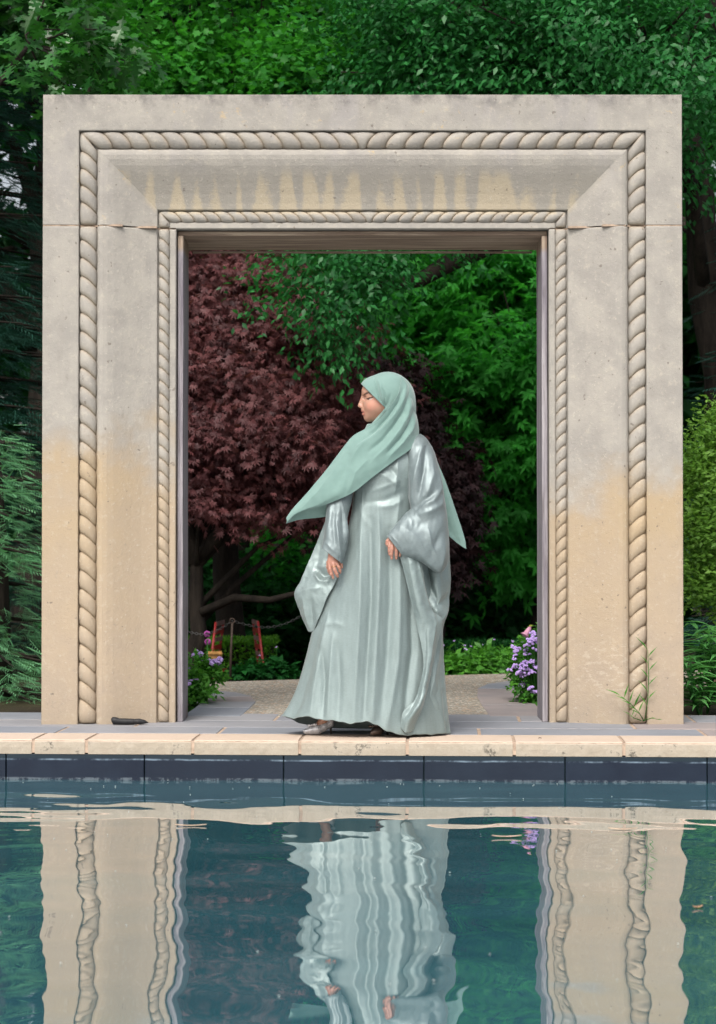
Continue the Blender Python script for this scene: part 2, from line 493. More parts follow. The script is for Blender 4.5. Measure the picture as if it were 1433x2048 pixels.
def ground_z(x, y):
    # y in site coordinates: flat by the pool, a short bank down behind the cross path
    s = min(1.0, max(0.0, (y - 4.4 - 0.24 * min(2.0, max(-2.0, x))) / 0.9)); s = s * s * (3 - 2 * s)
    return -0.06 - 0.42 * s

def build_ground():
    xs = sorted(set([-60, -35, -20, -POOL_X, POOL_X, 20, 35, 60] + [round(v, 3) for v in np.linspace(-8, 8, 33)]))
    ys = sorted(set([-60, -30, -15, -POOL_D, 0.02, 0.3, 20, 30, 50, 90] + [round(v, 3) for v in np.linspace(0.6, 14, 45)]))
    V, F, idx = [], [], {}
    for j, y in enumerate(ys):
        for i, x in enumerate(xs):
            idx[i, j] = len(V); V.append(S(x, y, ground_z(x, y)))
    for j in range(len(ys) - 1):
        for i in range(len(xs) - 1):
            if xs[i] >= -POOL_X and xs[i + 1] <= POOL_X and ys[j] >= -POOL_D and ys[j + 1] <= 0.03: continue
            F.append((idx[i, j], idx[i + 1, j], idx[i + 1, j + 1], idx[i, j + 1]))
    o = link('ground', mesh_np('ground', np.array([tuple(v) for v in V]), F, True), SOIL)
    tag(o, 'dark garden soil under the trees and shrubs', kind='structure')
build_ground()

def build_pool():
    # basin: walls and floor
    mb = MB()
    x0, x1, y0, y1 = -POOL_X, POOL_X, -POOL_D, 0.02
    zt, zb = -0.07, -1.3
    c = [S(x0, y0, zt), S(x1, y0, zt), S(x1, y1, zt), S(x0, y1, zt)]
    b = [S(x0, y0, zb), S(x1, y0, zb), S(x1, y1, zb), S(x0, y1, zb)]
    mb.add(c + b, [(4, 5, 6, 7), (0, 1, 5, 4), (1, 2, 6, 5), (2, 3, 7, 6), (3, 0, 4, 7)])
    basin = mb.build('pool_basin', plain("pool_plaster", (0.03, 0.07, 0.08), 0.7))
    tag(basin, 'dark plaster pool basin below the waterline tiles', kind='structure')
    # waterline tiles, one object each, butt-jointed with a thin gap
    pitch = (848 - 568) * 8.655 / FPX
    xj = (568 - VPX) * 8.655 / FPX
    me = bpy.data.meshes.new('waterline_tile')
    tb = MB(); tb.box(0.0025, pitch - 0.0025, -0.012, 0.012, -0.42, -0.0665)
    first = None
    for k in range(-9, 10):
        xx = xj + k * pitch
        if first is None:
            first = tb.build('waterline_tile', TILE, basin, False); o = first; bevel(o, 0.003, 2)
        else:
            o = first.copy(); COL.objects.link(o)
        o.matrix_parent_inverse = Matrix.Identity(4)
        o.matrix_local = SM @ Matrix.Translation((xx, 0.004, 0))
    # water sheet with low ripples
    gx = np.concatenate([np.linspace(-POOL_X, -3.0, 26)[:-1], np.linspace(-3.0, 3.0, 401), np.linspace(3.0, POOL_X, 26)[1:]])
    gy = np.concatenate([np.linspace(-POOL_D, -5.6, 14)[:-1], np.linspace(-5.6, -0.0085, 420)])
    X, Yg = np.meshgrid(gx, gy)
    H = np.zeros_like(X)
    rw = np.random.default_rng(21)
    def waves(n, l0, l1, slope, spread, base):
        h = np.zeros_like(X)
        for _ in range(n):
            lam = math.exp(rw.uniform(math.log(l0), math.log(l1)))
            th = base + rw.normal(0, spread)
            k = 2 * math.pi / lam
            h += slope / (k * math.sqrt(n)) * 1.414 * np.sin(k * (X * math.cos(th) + Yg * math.sin(th)) + rw.uniform(0, 6.28))
        return h
    H += waves(16, 0.35, 0.9, 0.0095, 0.9, R(70))
    H += waves(14, 0.14, 0.34, 0.0046, 1.2, R(60))
    H += waves(20, 0.05, 0.12, 0.0016, 1.4, R(80))
    far = np.clip((Yg + 1.9) / 1.5, 0, 1)           # livelier water by the far wall
    H += waves(10, 0.30, 0.70, 0.016, 0.16, R(88)) * np.clip((Yg + 1.5) / 0.9, 0, 1) * (0.45 + 0.55 * np.sin(X * 1.7 + 0.6) ** 2)
    rough_l = np.exp(-(((X + 1.45) / 0.38) ** 2)) * np.exp(-(((Yg + 1.5) / 0.8) ** 2))
    H += waves(10, 0.10, 0.26, 0.016, 0.3, R(90)) * rough_l
    V = np.stack([X, Yg, WATER_Z + H], -1).reshape(-1, 3)
    V = V @ np.array(SM.to_3x3()).T + np.array(E0)
    nx, ny = len(gx), len(gy)
    a = (np.arange(ny - 1)[:, None] * nx + np.arange(nx - 1)[None, :]).ravel()
    F = np.stack([a, a + 1, a + nx + 1, a + nx], 1)
    w = link('pool_water', mesh_np('pool_water', V, F, True), WATER)
    tag(w, 'calm teal pool water reflecting the stone portal', kind='structure')
build_pool()

def build_coping():
    base = empty('pool_coping', S(0, 0, 0)); tag(base, 'pale limestone coping blocks along the pool edge', kind='structure')
    mort = MB()
    V = [S(-9, -0.007, -0.004), S(9, -0.007, -0.004), S(9, 0.296, -0.004), S(-9, 0.296, -0.004),
         S(-9, -0.007, -0.06), S(9, -0.007, -0.06), S(9, 0.296, -0.06), S(-9, 0.296, -0.06)]
    mort.add(V, [(0, 1, 2, 3), (7, 6, 5, 4), (0, 4, 5, 1), (1, 5, 6, 2), (2, 6, 7, 3), (3, 7, 4, 0)])
    mort.build('mortar_bed', MORTAR, base)
    joints = [-9.0]
    x = -9.0
    px = [62, 170, 385, 600, 815, 1028, 1245]
    xs = [(p - VPX) * 8.64 / FPX for p in px]
    allx = [xs[0] - 0.49 * k for k in range(14, 0, -1)] + xs + [xs[-1] + 0.49 * k for k in range(1, 15)]
    rj = random.Random(5)
    for a, b in zip(allx[:-1], allx[1:]):
        g = 0.0075
        bm = bmesh.new()
        nx, nd = max(6, int((b - a) / 0.03)), 3
        lx = np.linspace(a + g, b - g, nx)
        ring = []
        for xx in lx:
            j1, j2 = rj.uniform(-0.0012, 0.0012), rj.uniform(-0.0012, 0.0012)
            y0 = -0.012 + j1
            prof = [(y0 + 0.002, -0.0655), (y0 + j2, -0.035), (y0 + 0.001, -0.012), (y0 + 0.010 + abs(j2), 0.0), (0.15, 0.001), (0.292, 0.0), (0.294, -0.0655)]
            ring.append([bm.verts.new(S(xx, yy, zz)) for yy, zz in prof])
        for r0, r1 in zip(ring[:-1], ring[1:]):
            for k in range(len(r0)):
                k2 = (k + 1) % len(r0)
                bm.faces.new((r0[k], r1[k], r1[k2], r0[k2]))
        bm.faces.new(ring[0]); bm.faces.new(ring[-1][::-1])
        bmesh.ops.recalc_face_normals(bm, faces=bm.faces)
        me = bpy.data.meshes.new('coping_block'); bm.to_mesh(me); bm.free()
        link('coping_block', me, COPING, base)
build_coping()

def prism(poly, z0, z1):
    """closed prism from a polygon of (x, y) world points"""
    n = len(poly)
    V = [(x, y, z1) for x, y in poly] + [(x, y, z0) for x, y in poly]
    F = [tuple(range(n)), tuple(range(2 * n - 1, n - 1, -1))]
    for k in range(n):
        k2 = (k + 1) % n
        F.append((k2, k, n + k, n + k2))
    return V, F

def area(poly):
    return sum(poly[i][0] * poly[(i + 1) % len(poly)][1] - poly[(i + 1) % len(poly)][0] * poly[i][1] for i in range(len(poly)))

def slab(name, poly, mat, parent, z0=-0.055, z1=0.0, bev=0.003):
    if area(poly) < 0: poly = poly[::-1]
    V, F = prism(poly, z0, z1)
    mb = MB(); mb.add(V, F)
    o = mb.build(name, mat, parent)
    if bev: bevel(o, bev, 1)
    return o

def build_deck():
    deck = empty('pool_deck', S(0, 0.3, 0)); tag(deck, 'bluestone paving between the pool coping and the portal', kind='structure')
    mb = MB()
    V, F = prism([tuple(S(x, y, 0))[:2] for x, y in ((-9, 0.298), (9, 0.298), (9, 1.40), (-9, 1.40))], -0.058, -0.0025)
    mb.add(V, F); mb.build('mortar_bed', MORTAR, deck)
    rj = random.Random(11)
    rows = [(0.303, 0.62), (0.63, 0.98), (0.99, 1.385)]
    for ri, (y0, y1) in enumerate(rows):
        x = -9.0 + rj.uniform(0, 0.6)
        while x < 8.4:
            w = rj.uniform(0.75, 1.25)
            sk = 0.0
            poly = [tuple(S(*q, 0))[:2] for q in ((x, y0), (x + w - 0.016, y0), (x + w - 0.016 + sk, y1 - 0.014), (x + sk * 0, y1 - 0.014))]
            slab('paver', poly, SLAB, deck, -0.05, rj.uniform(-0.001, 0.0015), 0.002)
            x += w
    # slabs at the left beside the portal
    for k in range(3):
        for j in range(3):
            x0 = -2.4 - 1.02 * k; yy0 = 1.40 + 0.62 * j
            poly = [tuple(S(*q, 0))[:2] for q in ((x0 - 1.0, yy0), (x0, yy0), (x0, yy0 + 0.61), (x0 - 1.0, yy0 + 0.61))]
            slab('paver', poly, SLAB, deck, -0.05, 0.0, 0.002)
build_deck()

def gpt(px, py):
    p = W(px, py, 1.0); d = p - np.array([0, 0, CAM_H]); s = -CAM_H / d[2]
    return (d[0] * s, d[1] * s)

def build_path():
    # exposed aggregate path through the portal that meets a cross path; bluestone edging on both sides
    Li = [(-0.64, 9.90), (-0.62, 10.4), (-0.61, 10.8), (-0.66, 11.2), (-0.78, 11.5), (-1.0, 11.75), (-1.35, 11.9), (-1.9, 11.95)]
    Ri = [(0.66, 9.90), (0.66, 10.6), (0.67, 11.2), (0.71, 11.8), (0.80, 12.2), (0.98, 12.5), (1.3, 12.7), (1.9, 12.8)]
    far = [(3.2, 13.65), (1.9, 13.45), (1.0, 13.2), (0.2, 12.9), (-0.5, 12.6), (-1.2, 12.3), (-2.0, 12.15)]
    path = slab('garden_path', Li[::-1] + Ri + [(3.2, 12.9)] + far, AGG, None, -0.3, -0.002, 0)
    tag(path, 'exposed aggregate garden path beyond the portal', kind='structure')
    edge = empty('path_edging', (0, 10.5, 0)); tag(edge, 'bluestone edging slabs on both sides of the path', kind='structure')
    def strip(pts, w, side):
        P = [Vector((*p, 0)) for p in pts]
        out = []
        for i, p in enumerate(P):
            t = (P[min(i + 1, len(P) - 1)] - P[max(i - 1, 0)]).normalized()
            out.append(p + Vector((t.y, -t.x, 0)) * side * w)
        for i in range(len(P) - 1):
            g = (P[i + 1] - P[i]).normalized() * 0.004
            poly = [tuple(q)[:2] for q in (P[i] + g, P[i + 1] - g, out[i + 1] - g, out[i] + g)]
            slab('paver', poly, SLAB, edge, -0.3, 0.001 + 0.001 * (i % 2), 0.002)
        return out
    strip(Li, 0.30, -1)
    strip(Ri, 0.30, 1)
build_path()

# ------------------------------------------------------------------ the portal
YP = 9.45
KP = YP / FPX
PX0, PX1 = (84 - VPX) * KP, (1367 - VPX) * KP
ZT = float(W(700, 189, YP)[2])
ZJ = float(W(700, 450, YP)[2])
DEPTH = 0.50

def portal_profile():
    # (inset from the outer edge in photo pixels, depth behind the front in metres), front side, outer to inner
    return [(0.0, 0.004), (1.2, 0.0), (71, 0.0), (72.5, 0.003), (72.5, 0.030), (75, 0.040), (106, 0.040), (109, 0.026), (110, 0.014), (112.5, 0.008),
            (115, 0.004), (121, 0.0), (130, 0.002), (142, 0.010), (158, 0.026), (176, 0.046), (196, 0.066), (214, 0.080), (225, 0.086), (226.5, 0.090),
            (226.5, 0.106), (228, 0.110), (250, 0.110), (251, 0.102), (253, 0.098), (262.5, 0.096), (264, 0.100)]

def build_portal():
    root = empty('stone_portal', ((PX0 + PX1) / 2, YP, 0))
    tag(root, 'large carved limestone doorway with rope mouldings standing beside the pool', 'portal')
    prof = [(u * KP, YP + d) for u, d in portal_profile()]
    back = [(264 * KP, YP + DEPTH), (0.0, YP + DEPTH)]
    loop = prof + back
    n = len(loop)
    rp = random.Random(3)
    # piers
    piers = []
    for side in (-1, 1):
        zs = [-0.055, 0.004] + list(np.linspace(0.04, ZJ - 0.03, 22)) + [ZJ - 0.012, ZJ - 0.0025]
        V = []
        for k, z in enumerate(zs):
            for u, y in loop:
                e = 0.0
                if k == len(zs) - 1: e = 0.004
                x = PX0 + u + e * 0 if side < 0 else PX1 - u
                V.append((x, y + (0.004 if k == len(zs) - 1 and y < YP + 0.2 else 0), z + (rp.uniform(-0.004, 0.0) if k == len(zs) - 1 else 0)))
        F = []
        for k in range(len(zs) - 1):
            for i in range(n):
                i2 = (i + 1) % n
                q = (k * n + i, k * n + i2, (k + 1) * n + i2, (k + 1) * n + i)
                F.append(q if side < 0 else q[::-1])
        cap0 = tuple(range(n)); cap1 = tuple((len(zs) - 1) * n + i for i in range(n))
        F += [cap0[::-1] if side < 0 else cap0, cap1 if side < 0 else cap1[::-1]]
        mb = MB(); mb.add(V, F)
        piers.append(mb.build('pier', STONE, root))
    piers[0]['label'] = 'left pier, grey above and tan towards the foot'
    piers[1]['label'] = 'right pier with pale scuffs near the foot'
    # mortar bed in the joint
    for side in (-1, 1):
        mb = MB()
        x0, x1 = (PX0 + 0.004, PX0 + 262 * KP) if side < 0 else (PX1 - 262 * KP, PX1 - 0.004)
        mb.box(x0, x1, YP + 0.128, YP + DEPTH - 0.004, ZJ - 0.006, ZJ + 0.006)
        for a, b, d in ((0.6, 71.5, 0.003), (113, 160, 0.006), (72.5, 112.5, 0.03), (160, 226, 0.06), (226, 263, 0.11)):
            a *= KP; b *= KP
            xa, xb = (PX0 + a, PX0 + b) if side < 0 else (PX1 - b, PX1 - a)
            mb.box(xa, xb, YP + d, YP + 0.127, ZJ - 0.0048, ZJ + 0.0048)
        mb.build('mortar_joint', MORTAR, root)
    # lintel: the same profile swept round the two mitred corners
    path = []
    V = []
    nseg = 40
    for u, y in loop:
        col = []
        legz = np.linspace(ZJ + 0.0025, ZT - u, 8)
        for z in legz: col.append((PX0 + u, y, z))
        for xx in np.linspace(PX0 + u, PX1 - u, nseg)[1:]: col.append((xx, y, ZT - u))
        for z in legz[::-1][1:]: col.append((PX1 - u, y, z))
        path.append(col)
    m = len(path[0])
    for col in path: V += col
    F = []
    for i in range(n):
        i2 = (i + 1) % n
        for k in range(m - 1):
            F.append((i * m + k, i2 * m + k, i2 * m + k + 1, i * m + k + 1))
    F += [tuple(i * m for i in range(n))[::-1], tuple(i * m + m - 1 for i in range(n))]
    mb = MB(); mb.add(V, F)
    lint = mb.build('lintel', STONE, root)
    lint['label'] = 'lintel with rain-stained hollow moulding'

    # rope mouldings: one object per lobe
    cache = {}
    def lobe_mesh(L, wid, dep, s0, s1, d0, d1):
        key = (round(L, 4), wid, dep, round(s0, 4), round(s1, 4), d0, d1)
        if key in cache: return cache[key]
        ns, na = 13, 11
        V, G = [], []
        for i in range(ns):
            s = i / (ns - 1)
            b = math.sqrt(max(0.0, 1 - (2 * s - 1) ** 2))
            b = b ** 1.15
            f = 0.60 + 0.40 * b
            for j in range(na):
                th = -math.pi / 2 + math.pi * j / (na - 1)
                a = math.sin(th)
                al = (s0 * a / 2) * (1 - s) + (L + s1 * a / 2) * s
                al += 0.11 * L * (1 - a * a) * (d0 * (1 - s) + d1 * s)
                V.append((a * wid * (0.80 + 0.20 * b), -(math.cos(th) ** 0.8 if math.cos(th) > 0 else 0) * dep * f, al))
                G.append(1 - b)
        F = []
        for i in range(ns - 1):
            for j in range(na - 1):
                F.append((i * na + j, i * na + j + 1, (i + 1) * na + j + 1, (i + 1) * na + j))
        F.append(tuple(range(na))[::-1]); F.append(tuple((ns - 1) * na + j for j in range(na)))
        me = mesh_np('rope_lobe', np.array(V), F, True)
        me.polygons[-1].use_smooth = False; me.polygons[-2].use_smooth = False
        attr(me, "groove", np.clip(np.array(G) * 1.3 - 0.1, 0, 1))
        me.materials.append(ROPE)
        cache[key] = me
        return me
    def rope(parent, p0, axis, L, pitch, wid, dep, sl, end0, end1, flip_at_mid=False):
        """p0 start, axis unit vector ('x' or 'z'); sl slope of the divisions; end0/end1 shift at the ends"""
        n = max(1, round(L / pitch)); p = L / n
        for k in range(n):
            a = sl; b = sl
            if flip_at_mid:
                a = sl if k <= n // 2 else -sl
                b = sl if k < n // 2 else -sl
            s0 = end0 if k == 0 else a
            s1 = end1 if k == n - 1 else b
            d0 = 0 if k == 0 else (1 if axis == 'z' or s0 > 0 else -1)
            d1 = 0 if k == n - 1 else (1 if axis == 'z' or s1 > 0 else -1)
            me = lobe_mesh(p, wid, dep, s0, s1, d0, d1)
            o = bpy.data.objects.new('rope_lobe', me); COL.objects.link(o)
            o.parent = parent; o.matrix_parent_inverse = parent_matrix(parent).inverted()
            loc = Vector(p0) + (Vector((0, 0, 1)) if axis == 'z' else Vector((1, 0, 0))) * (p * k)
            o.location = loc
            if axis == 'x': o.rotation_euler = (0, R(90), 0)
            sc = rp.uniform(0.97, 1.0)
            o.scale = (sc, sc * rp.uniform(0.96, 1.03), 1)
    for (uc, wid, dep, pitch, base) in ((89.8, 0.0475, 0.046, 37.5 * KP, 0.0415), (239.5, 0.0290, 0.030, 26.2 * KP, 0.1115)):
        xl, xr, zc = PX0 + uc * KP, PX1 - uc * KP, ZT - uc * KP
        y = YP + base
        sl = 0.62 * pitch
        for side, x, par in ((-1, xl, piers[0]), (1, xr, piers[1])):
            s = -sl if side < 0 else sl
            rope(par, (x, y, 0.003), 'z', ZJ - 0.008, pitch, wid, dep, s, 0.0, 0.0)
            rope(lint, (x, y, ZJ + 0.005), 'z', zc - ZJ - 0.005, pitch, wid, dep, s, 0.0, -2 * wid if side < 0 else 2 * wid)
        # across the top; rotated so that local x points down: a=+1 is the lower edge
        rope(lint, (xl, y, zc), 'x', xr - xl, pitch * 1.03, wid, dep, sl, 2 * wid, -2 * wid, True)
build_portal()

def build_frame():
    root = empty('wooden_door_frame', (0.02, YP + 0.2, 0))
    tag(root, 'weathered grey timber frame lining the stone doorway', 'door frame')
    xo0, xo1 = PX0 + 264 * KP, PX1 - 264 * KP
    zo = ZT - 264 * KP
    def beam(name, x0, x1, y0, y1, z0, z1, axis):
        bm = bmesh.new()
        mb = MB(); mb.box(x0, x1, y0, y1, z0, z1)
        o = mb.build(name, WOOD, root)
        me = o.data
        bm.from_mesh(me)
        cuts = 14
        ed = [e for e in bm.edges if abs((e.verts[0].co - e.verts[1].co)['xyz'.index(axis)]) > 0.5]
        bmesh.ops.subdivide_edges(bm, edges=ed, cuts=cuts, use_grid_fill=True)
        for v in bm.verts:
            nv = noise.noise_vector(v.co * 2.3 + Vector((x0 * 9, y0, z0))) * 0.0022
            v.co += nv
        bm.to_mesh(me); bm.free()
        a = me.attributes.new("grain", 'FLOAT_VECTOR', 'POINT')
        gv = []
        for v in me.vertices:
            c = v.co
            gv += ([c.x * 38, c.y * 38, c.z * 1.6] if axis == 'z' else [c.x * 1.6, c.y * 38, c.z * 38])
        a.data.foreach_set("vector", gv)
        bevel(o, 0.005, 2)
        return o
    g = 0.004
    pw = 0.029
    zb = float(W(700, 471, YP + 0.14)[2])
    zl = zb - 0.002
    beam('post', xo0 + g, xo0 + g + pw, YP + 0.13, YP + 0.42, -0.002, zl, 'z')['label'] = 'left timber post, pale and streaked'
    beam('post', xo1 - g - pw, xo1 - g, YP + 0.13, YP + 0.42, -0.002, zl, 'z')['label'] = 'right timber post with a rusty split near the foot'
    beam('head_beam', xo0 + g, xo1 - g, YP + 0.14, YP + 0.62, zb, zo - 0.004, 'x')
    beam('head_trim', xo0 + g + pw + 0.002, xo1 - g - pw - 0.002, YP + 0.625, YP + 0.66, zb - 0.012, zo - 0.03, 'x')
build_frame()

# ------------------------------------------------------------------ foliage

def tmpl_simple():
    V = [(0, 0, 0), (.42, .25, .05), (.5, 0, 0), (.42, -.25, .05), (1, 0, -.10)]
    return np.array(V, float), np.array([(0, 2, 1), (0, 3, 2), (1, 2, 4), (2, 3, 4)])
def tmpl_palm(n=7, wid=0.11):
    V, F = [], []
    for k in range(n):
        a = R(-105 + 210 * k / (n - 1)); L = 1.0 - 0.42 * abs(k - (n - 1) / 2) / ((n - 1) / 2)
        c, s = math.cos(a), math.sin(a); b = len(V)
        V += [(0, 0, 0), (c * L * .45 - s * wid, s * L * .45 + c * wid, .03), (c * L, s * L, -.16 * L), (c * L * .45 + s * wid, s * L * .45 - c * wid, .03)]
        F += [(b, b + 3, b + 2), (b, b + 2, b + 1)]
    return np.array(V, float), np.array(F)
def tmpl_spray(n=6):
    V, F = [], []
    for k in range(n):
        x = 0.15 + 0.8 * k / n
        for s in (-1, 1):
            b = len(V); L = 0.36 * (1 - 0.55 * k / n)
            V += [(x, 0, 0), (x + L * .75, s * L * .75 + s * .02, -.03), (x + L * .3 + .03, s * L * .5 - s * .045, .01)]
            F += [(b, b + 1, b + 2) if s > 0 else (b, b + 2, b + 1)]
    b = len(V); V += [(0, -.012, 0), (0, .012, 0), (1.02, 0, -.05)]; F += [(b, b + 2, b + 1)]
    return np.array(V, float), np.array(F)
def tmpl_lobed():
    # small five-lobed leaf (field-maple like)
    out = [(0, 0), (.18, .16), (.16, .42), (.42, .28), (.62, .40), (.66, .18), (1, 0), (.66, -.18), (.62, -.40), (.42, -.28), (.16, -.42), (.18, -.16)]
    V = [(.42, 0, -.02)] + [(x, y, .05 * abs(y) * 2) for x, y in out]
    n = len(out)
    return np.array(V, float), np.array([(0, 1 + k, 1 + (k + 1) % n) for k in range(n)])

TM = {'simple': tmpl_simple(), 'palm': tmpl_palm(), 'palm5': tmpl_palm(5, 0.15), 'spray': tmpl_spray(), 'lobed': tmpl_lobed()}

def leaf_mesh(name, pos, dirs, nrm, size, tint, kind):
    TV, TF = TM[kind]
    t = unit(dirs); n = unit(nrm - t * (nrm * t).sum(-1, keepdims=True)); b = np.cross(n, t)
    N = len(pos)
    V = pos[:, None, :] + size[:, None, None] * (TV[None, :, 0:1] * t[:, None] + TV[None, :, 1:2] * b[:, None] + TV[None, :, 2:3] * n[:, None])
    F = TF[None] + (np.arange(N) * len(TV))[:, None, None]
    me = mesh_np(name, V.reshape(-1, 3), F.reshape(-1, 3))
    attr(me, "tint", np.repeat(np.clip(tint, 0, 1), len(TV)))
    return me

def cloud(rng, blobs, per, leaves, size, spread=0.12, shell=0.55, droop=0.35, flat=0.7, down=0.0, clump=0.0):
    """clusters spread through ellipsoid blobs; each a little twig of leaves. returns pos, dir, normal, size, tint"""
    P, D, NN, SZ, TT = [], [], [], [], []
    for (c, r, k) in blobs:
        n = int(per * k)
        u = unit(rng.normal(size=(n, 3)))
        rad = (shell + (1 - shell) * rng.random(n)) ** 1.0
        wob = 1 + 0.22 * np.sin(u[:, 0] * 5 + c[0] * 3) * np.cos(u[:, 2] * 4 + c[1] * 2) + 0.12 * rng.normal(size=n)
        cc = np.array(c) + u * np.array(r) * (rad * wob)[:, None]
        cid = None
        if clump > 0:
            m = max(3, n // 14); cid = rng.integers(0, m, n)
            cc = cc[:m][cid] + rng.normal(0, 1, (n, 3)) * np.array([clump, clump, clump * .55])
            u = u[:m][cid]
        out = unit(u * np.array([1, 1, 0.6]) + rng.normal(0, .45, (n, 3)) + np.array([0, 0, -droop]))
        ct = rng.random(n)
        if cid is not None: ct = 0.45 * ct + 0.55 * rng.random(n // 14 + 3)[cid]
        for q in range(leaves):
            f = (q + 0.3 * rng.random(n)) / leaves
            side = (1 if q % 2 else -1)
            lat = unit(np.cross(out, np.array([0, 0, 1.0])) + 1e-6)
            p = cc + out * (spread * (f - 0.4))[:, None] + rng.normal(0, spread * .22, (n, 3))
            d = unit(out * 0.7 + lat * side * 0.75 + rng.normal(0, .25, (n, 3)) + np.array([0, 0, -down]))
            nr = unit(np.array([0, 0, 1.0]) * flat + rng.normal(0, .38, (n, 3)) + u * 0.25)
            P.append(p); D.append(d); NN.append(nr)
            SZ.append(size * (0.7 + 0.6 * rng.random(n))); TT.append(0.65 * ct + 0.35 * rng.random(n))
    return [np.concatenate(a) for a in (P, D, NN, SZ, TT)]

def limb(mb, p, d, L, r0, depth, rng, tips=None, bend=0.25, n=7):
    pts, rad = [Vector(p)], [r0]
    d = Vector(d).normalized(); q = Vector(p)
    seg = 6
    for i in range(seg):
        d = (d + Vector(rng.normal(0, bend, 3)) * 0.35).normalized()
        q = q + d * (L / seg); pts.append(q.copy()); rad.append(r0 * (1 - 0.72 * (i + 1) / seg))
    mb.tube(pts, rad, n)
    if tips is not None: tips.append(q.copy())
    if depth > 0:
        for k in range(3):
            f = 2 + k
            nd = (d + Vector(rng.normal(0, 0.75, 3))).normalized()
            limb(mb, pts[f], nd, L * 0.6, rad[f] * 0.62, depth - 1, rng, tips, bend, max(5, n - 1))

BARK = bark_material("dark_bark", (0.014, 0.011, 0.009), (0.034, 0.027, 0.021))
BARK2 = bark_material("grey_bark", (0.05, 0.042, 0.036), (0.10, 0.085, 0.07))
L_ELM = leaf_material("elm_leaf", (0.005, 0.05, 0.014), (0.034, 0.205, 0.045), 0.3, 0.45, 0.3)
L_BRIGHT = leaf_material("hornbeam_leaf", (0.007, 0.075, 0.012), (0.052, 0.28, 0.026), 0.35, 0.5, 0.25)
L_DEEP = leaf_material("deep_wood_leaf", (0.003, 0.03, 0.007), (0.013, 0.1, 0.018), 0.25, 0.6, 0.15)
L_FEATHER = leaf_material("feathery_leaf", (0.003, 0.045, 0.008), (0.065, 0.4, 0.05), 0.4, 0.55, 0.2)
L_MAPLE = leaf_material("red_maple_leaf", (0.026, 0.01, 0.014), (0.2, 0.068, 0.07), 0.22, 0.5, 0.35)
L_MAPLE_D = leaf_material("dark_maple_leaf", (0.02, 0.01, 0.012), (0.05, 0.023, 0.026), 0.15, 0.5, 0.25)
L_CONIFER = leaf_material("conifer_needle", (0.005, 0.032, 0.022), (0.018, 0.075, 0.052), 0.1, 0.55, 0.25)
L_YEW = leaf_material("hemlock_spray", (0.05, 0.17, 0.08), (0.2, 0.48, 0.24), 0.2, 0.5, 0.25)
L_OAK = leaf_material("oak_leaf", (0.008, 0.055, 0.01), (0.03, 0.15, 0.018), 0.25, 0.36, 0.5)
L_SHRUB = leaf_material("shrub_leaf", (0.05, 0.14, 0.018), (0.19, 0.36, 0.06), 0.3, 0.5, 0.25)
L_LANCE = leaf_material("lance_leaf", (0.06, 0.2, 0.055), (0.16, 0.44, 0.13), 0.25, 0.42, 0.35)
L_BOX = leaf_material("box_leaf", (0.03, 0.13, 0.008), (0.15, 0.4, 0.03), 0.2, 0.5, 0.25)
L_BED = leaf_material("bedding_leaf", (0.03, 0.13, 0.018), (0.1, 0.31, 0.035), 0.3, 0.5, 0.25)

def pt(px, py, Y): return tuple(float(v) for v in W(px, py, Y))

def tree(name, label, cat, group, base, height, r0, lean, blobs, per, leaves, size, kind, mat, bark=BARK, seed=1, extra_limbs=(), nolimb=0, **kw):
    rng = np.random.default_rng(seed)
    root = empty(name, base); tag(root, label, cat, group)
    mb = MB()
    b = Vector(base); pts, rad = [], []
    for i in range(9):
        f = i / 8
        q = b + Vector((lean[0] * f, lean[1] * f, height * f)) + Vector(rng.normal(0, 0.035, 3)) * (1 if i else 0)
        pts.append(q); rad.append(r0 * (1.35 if i == 0 else 1 - 0.6 * f))
    pts[0].z -= 0.08
    mb.tube(pts, rad, 10)
    # a limb to each blob
    for (c, r, k) in blobs[:len(blobs) - nolimb]:
        c = Vector(c); j = max(2, min(7, int(8 * (c.z - b.z - 0.5) / max(height, .1))))
        p = pts[j]; d = c - p; mid = p + d * 0.5 + Vector(rng.normal(0, 0.1, 3)) + Vector((0, 0, 0.12 * d.length))
        L = d.length; rr = rad[j] * 0.5
        mb.tube([p, p + (mid - p) * 0.5, mid, mid + (c - mid) * 0.5, c], [rr, rr * .8, rr * .6, rr * .45, rr * .25], 7)
        for q in range(4):
            e = c + Vector(rng.normal(0, 1, 3)) * 0.55 * min(r)
            mb.tube([mid + (c - mid) * 0.3, (mid + (c - mid) * 0.3 + e) * 0.5 + Vector((0, 0, .05)), e], [rr * .4, rr * .25, rr * .1], 5)
    for path, rr in extra_limbs:
        mb.tube([Vector(p) for p in path], [rr * (1 - 0.6 * i / (len(path) - 1)) for i in range(len(path))], 8)
    mb.build('trunk', bark, root)
    a = cloud(rng, blobs, per, leaves, size, **kw)
    me = leaf_mesh('crown', *a, kind)
    link('crown', me, mat, root)
    return root

def scatter_blobs(rng, x0, x1, y0, y1, z0, z1, n, rmin, rmax):
    out = []
    for _ in range(n):
        r = rng.uniform(rmin, rmax)
        out.append(((rng.uniform(x0, x1), rng.uniform(y0, y1), rng.uniform(z0, z1)), (r, r, r * 0.62), (r / rmax) ** 2))
    return out

def gz(x, Y):
    q = SM.inverted() @ Vector((x, Y, 0))
    return ground_z(q.x, q.y)

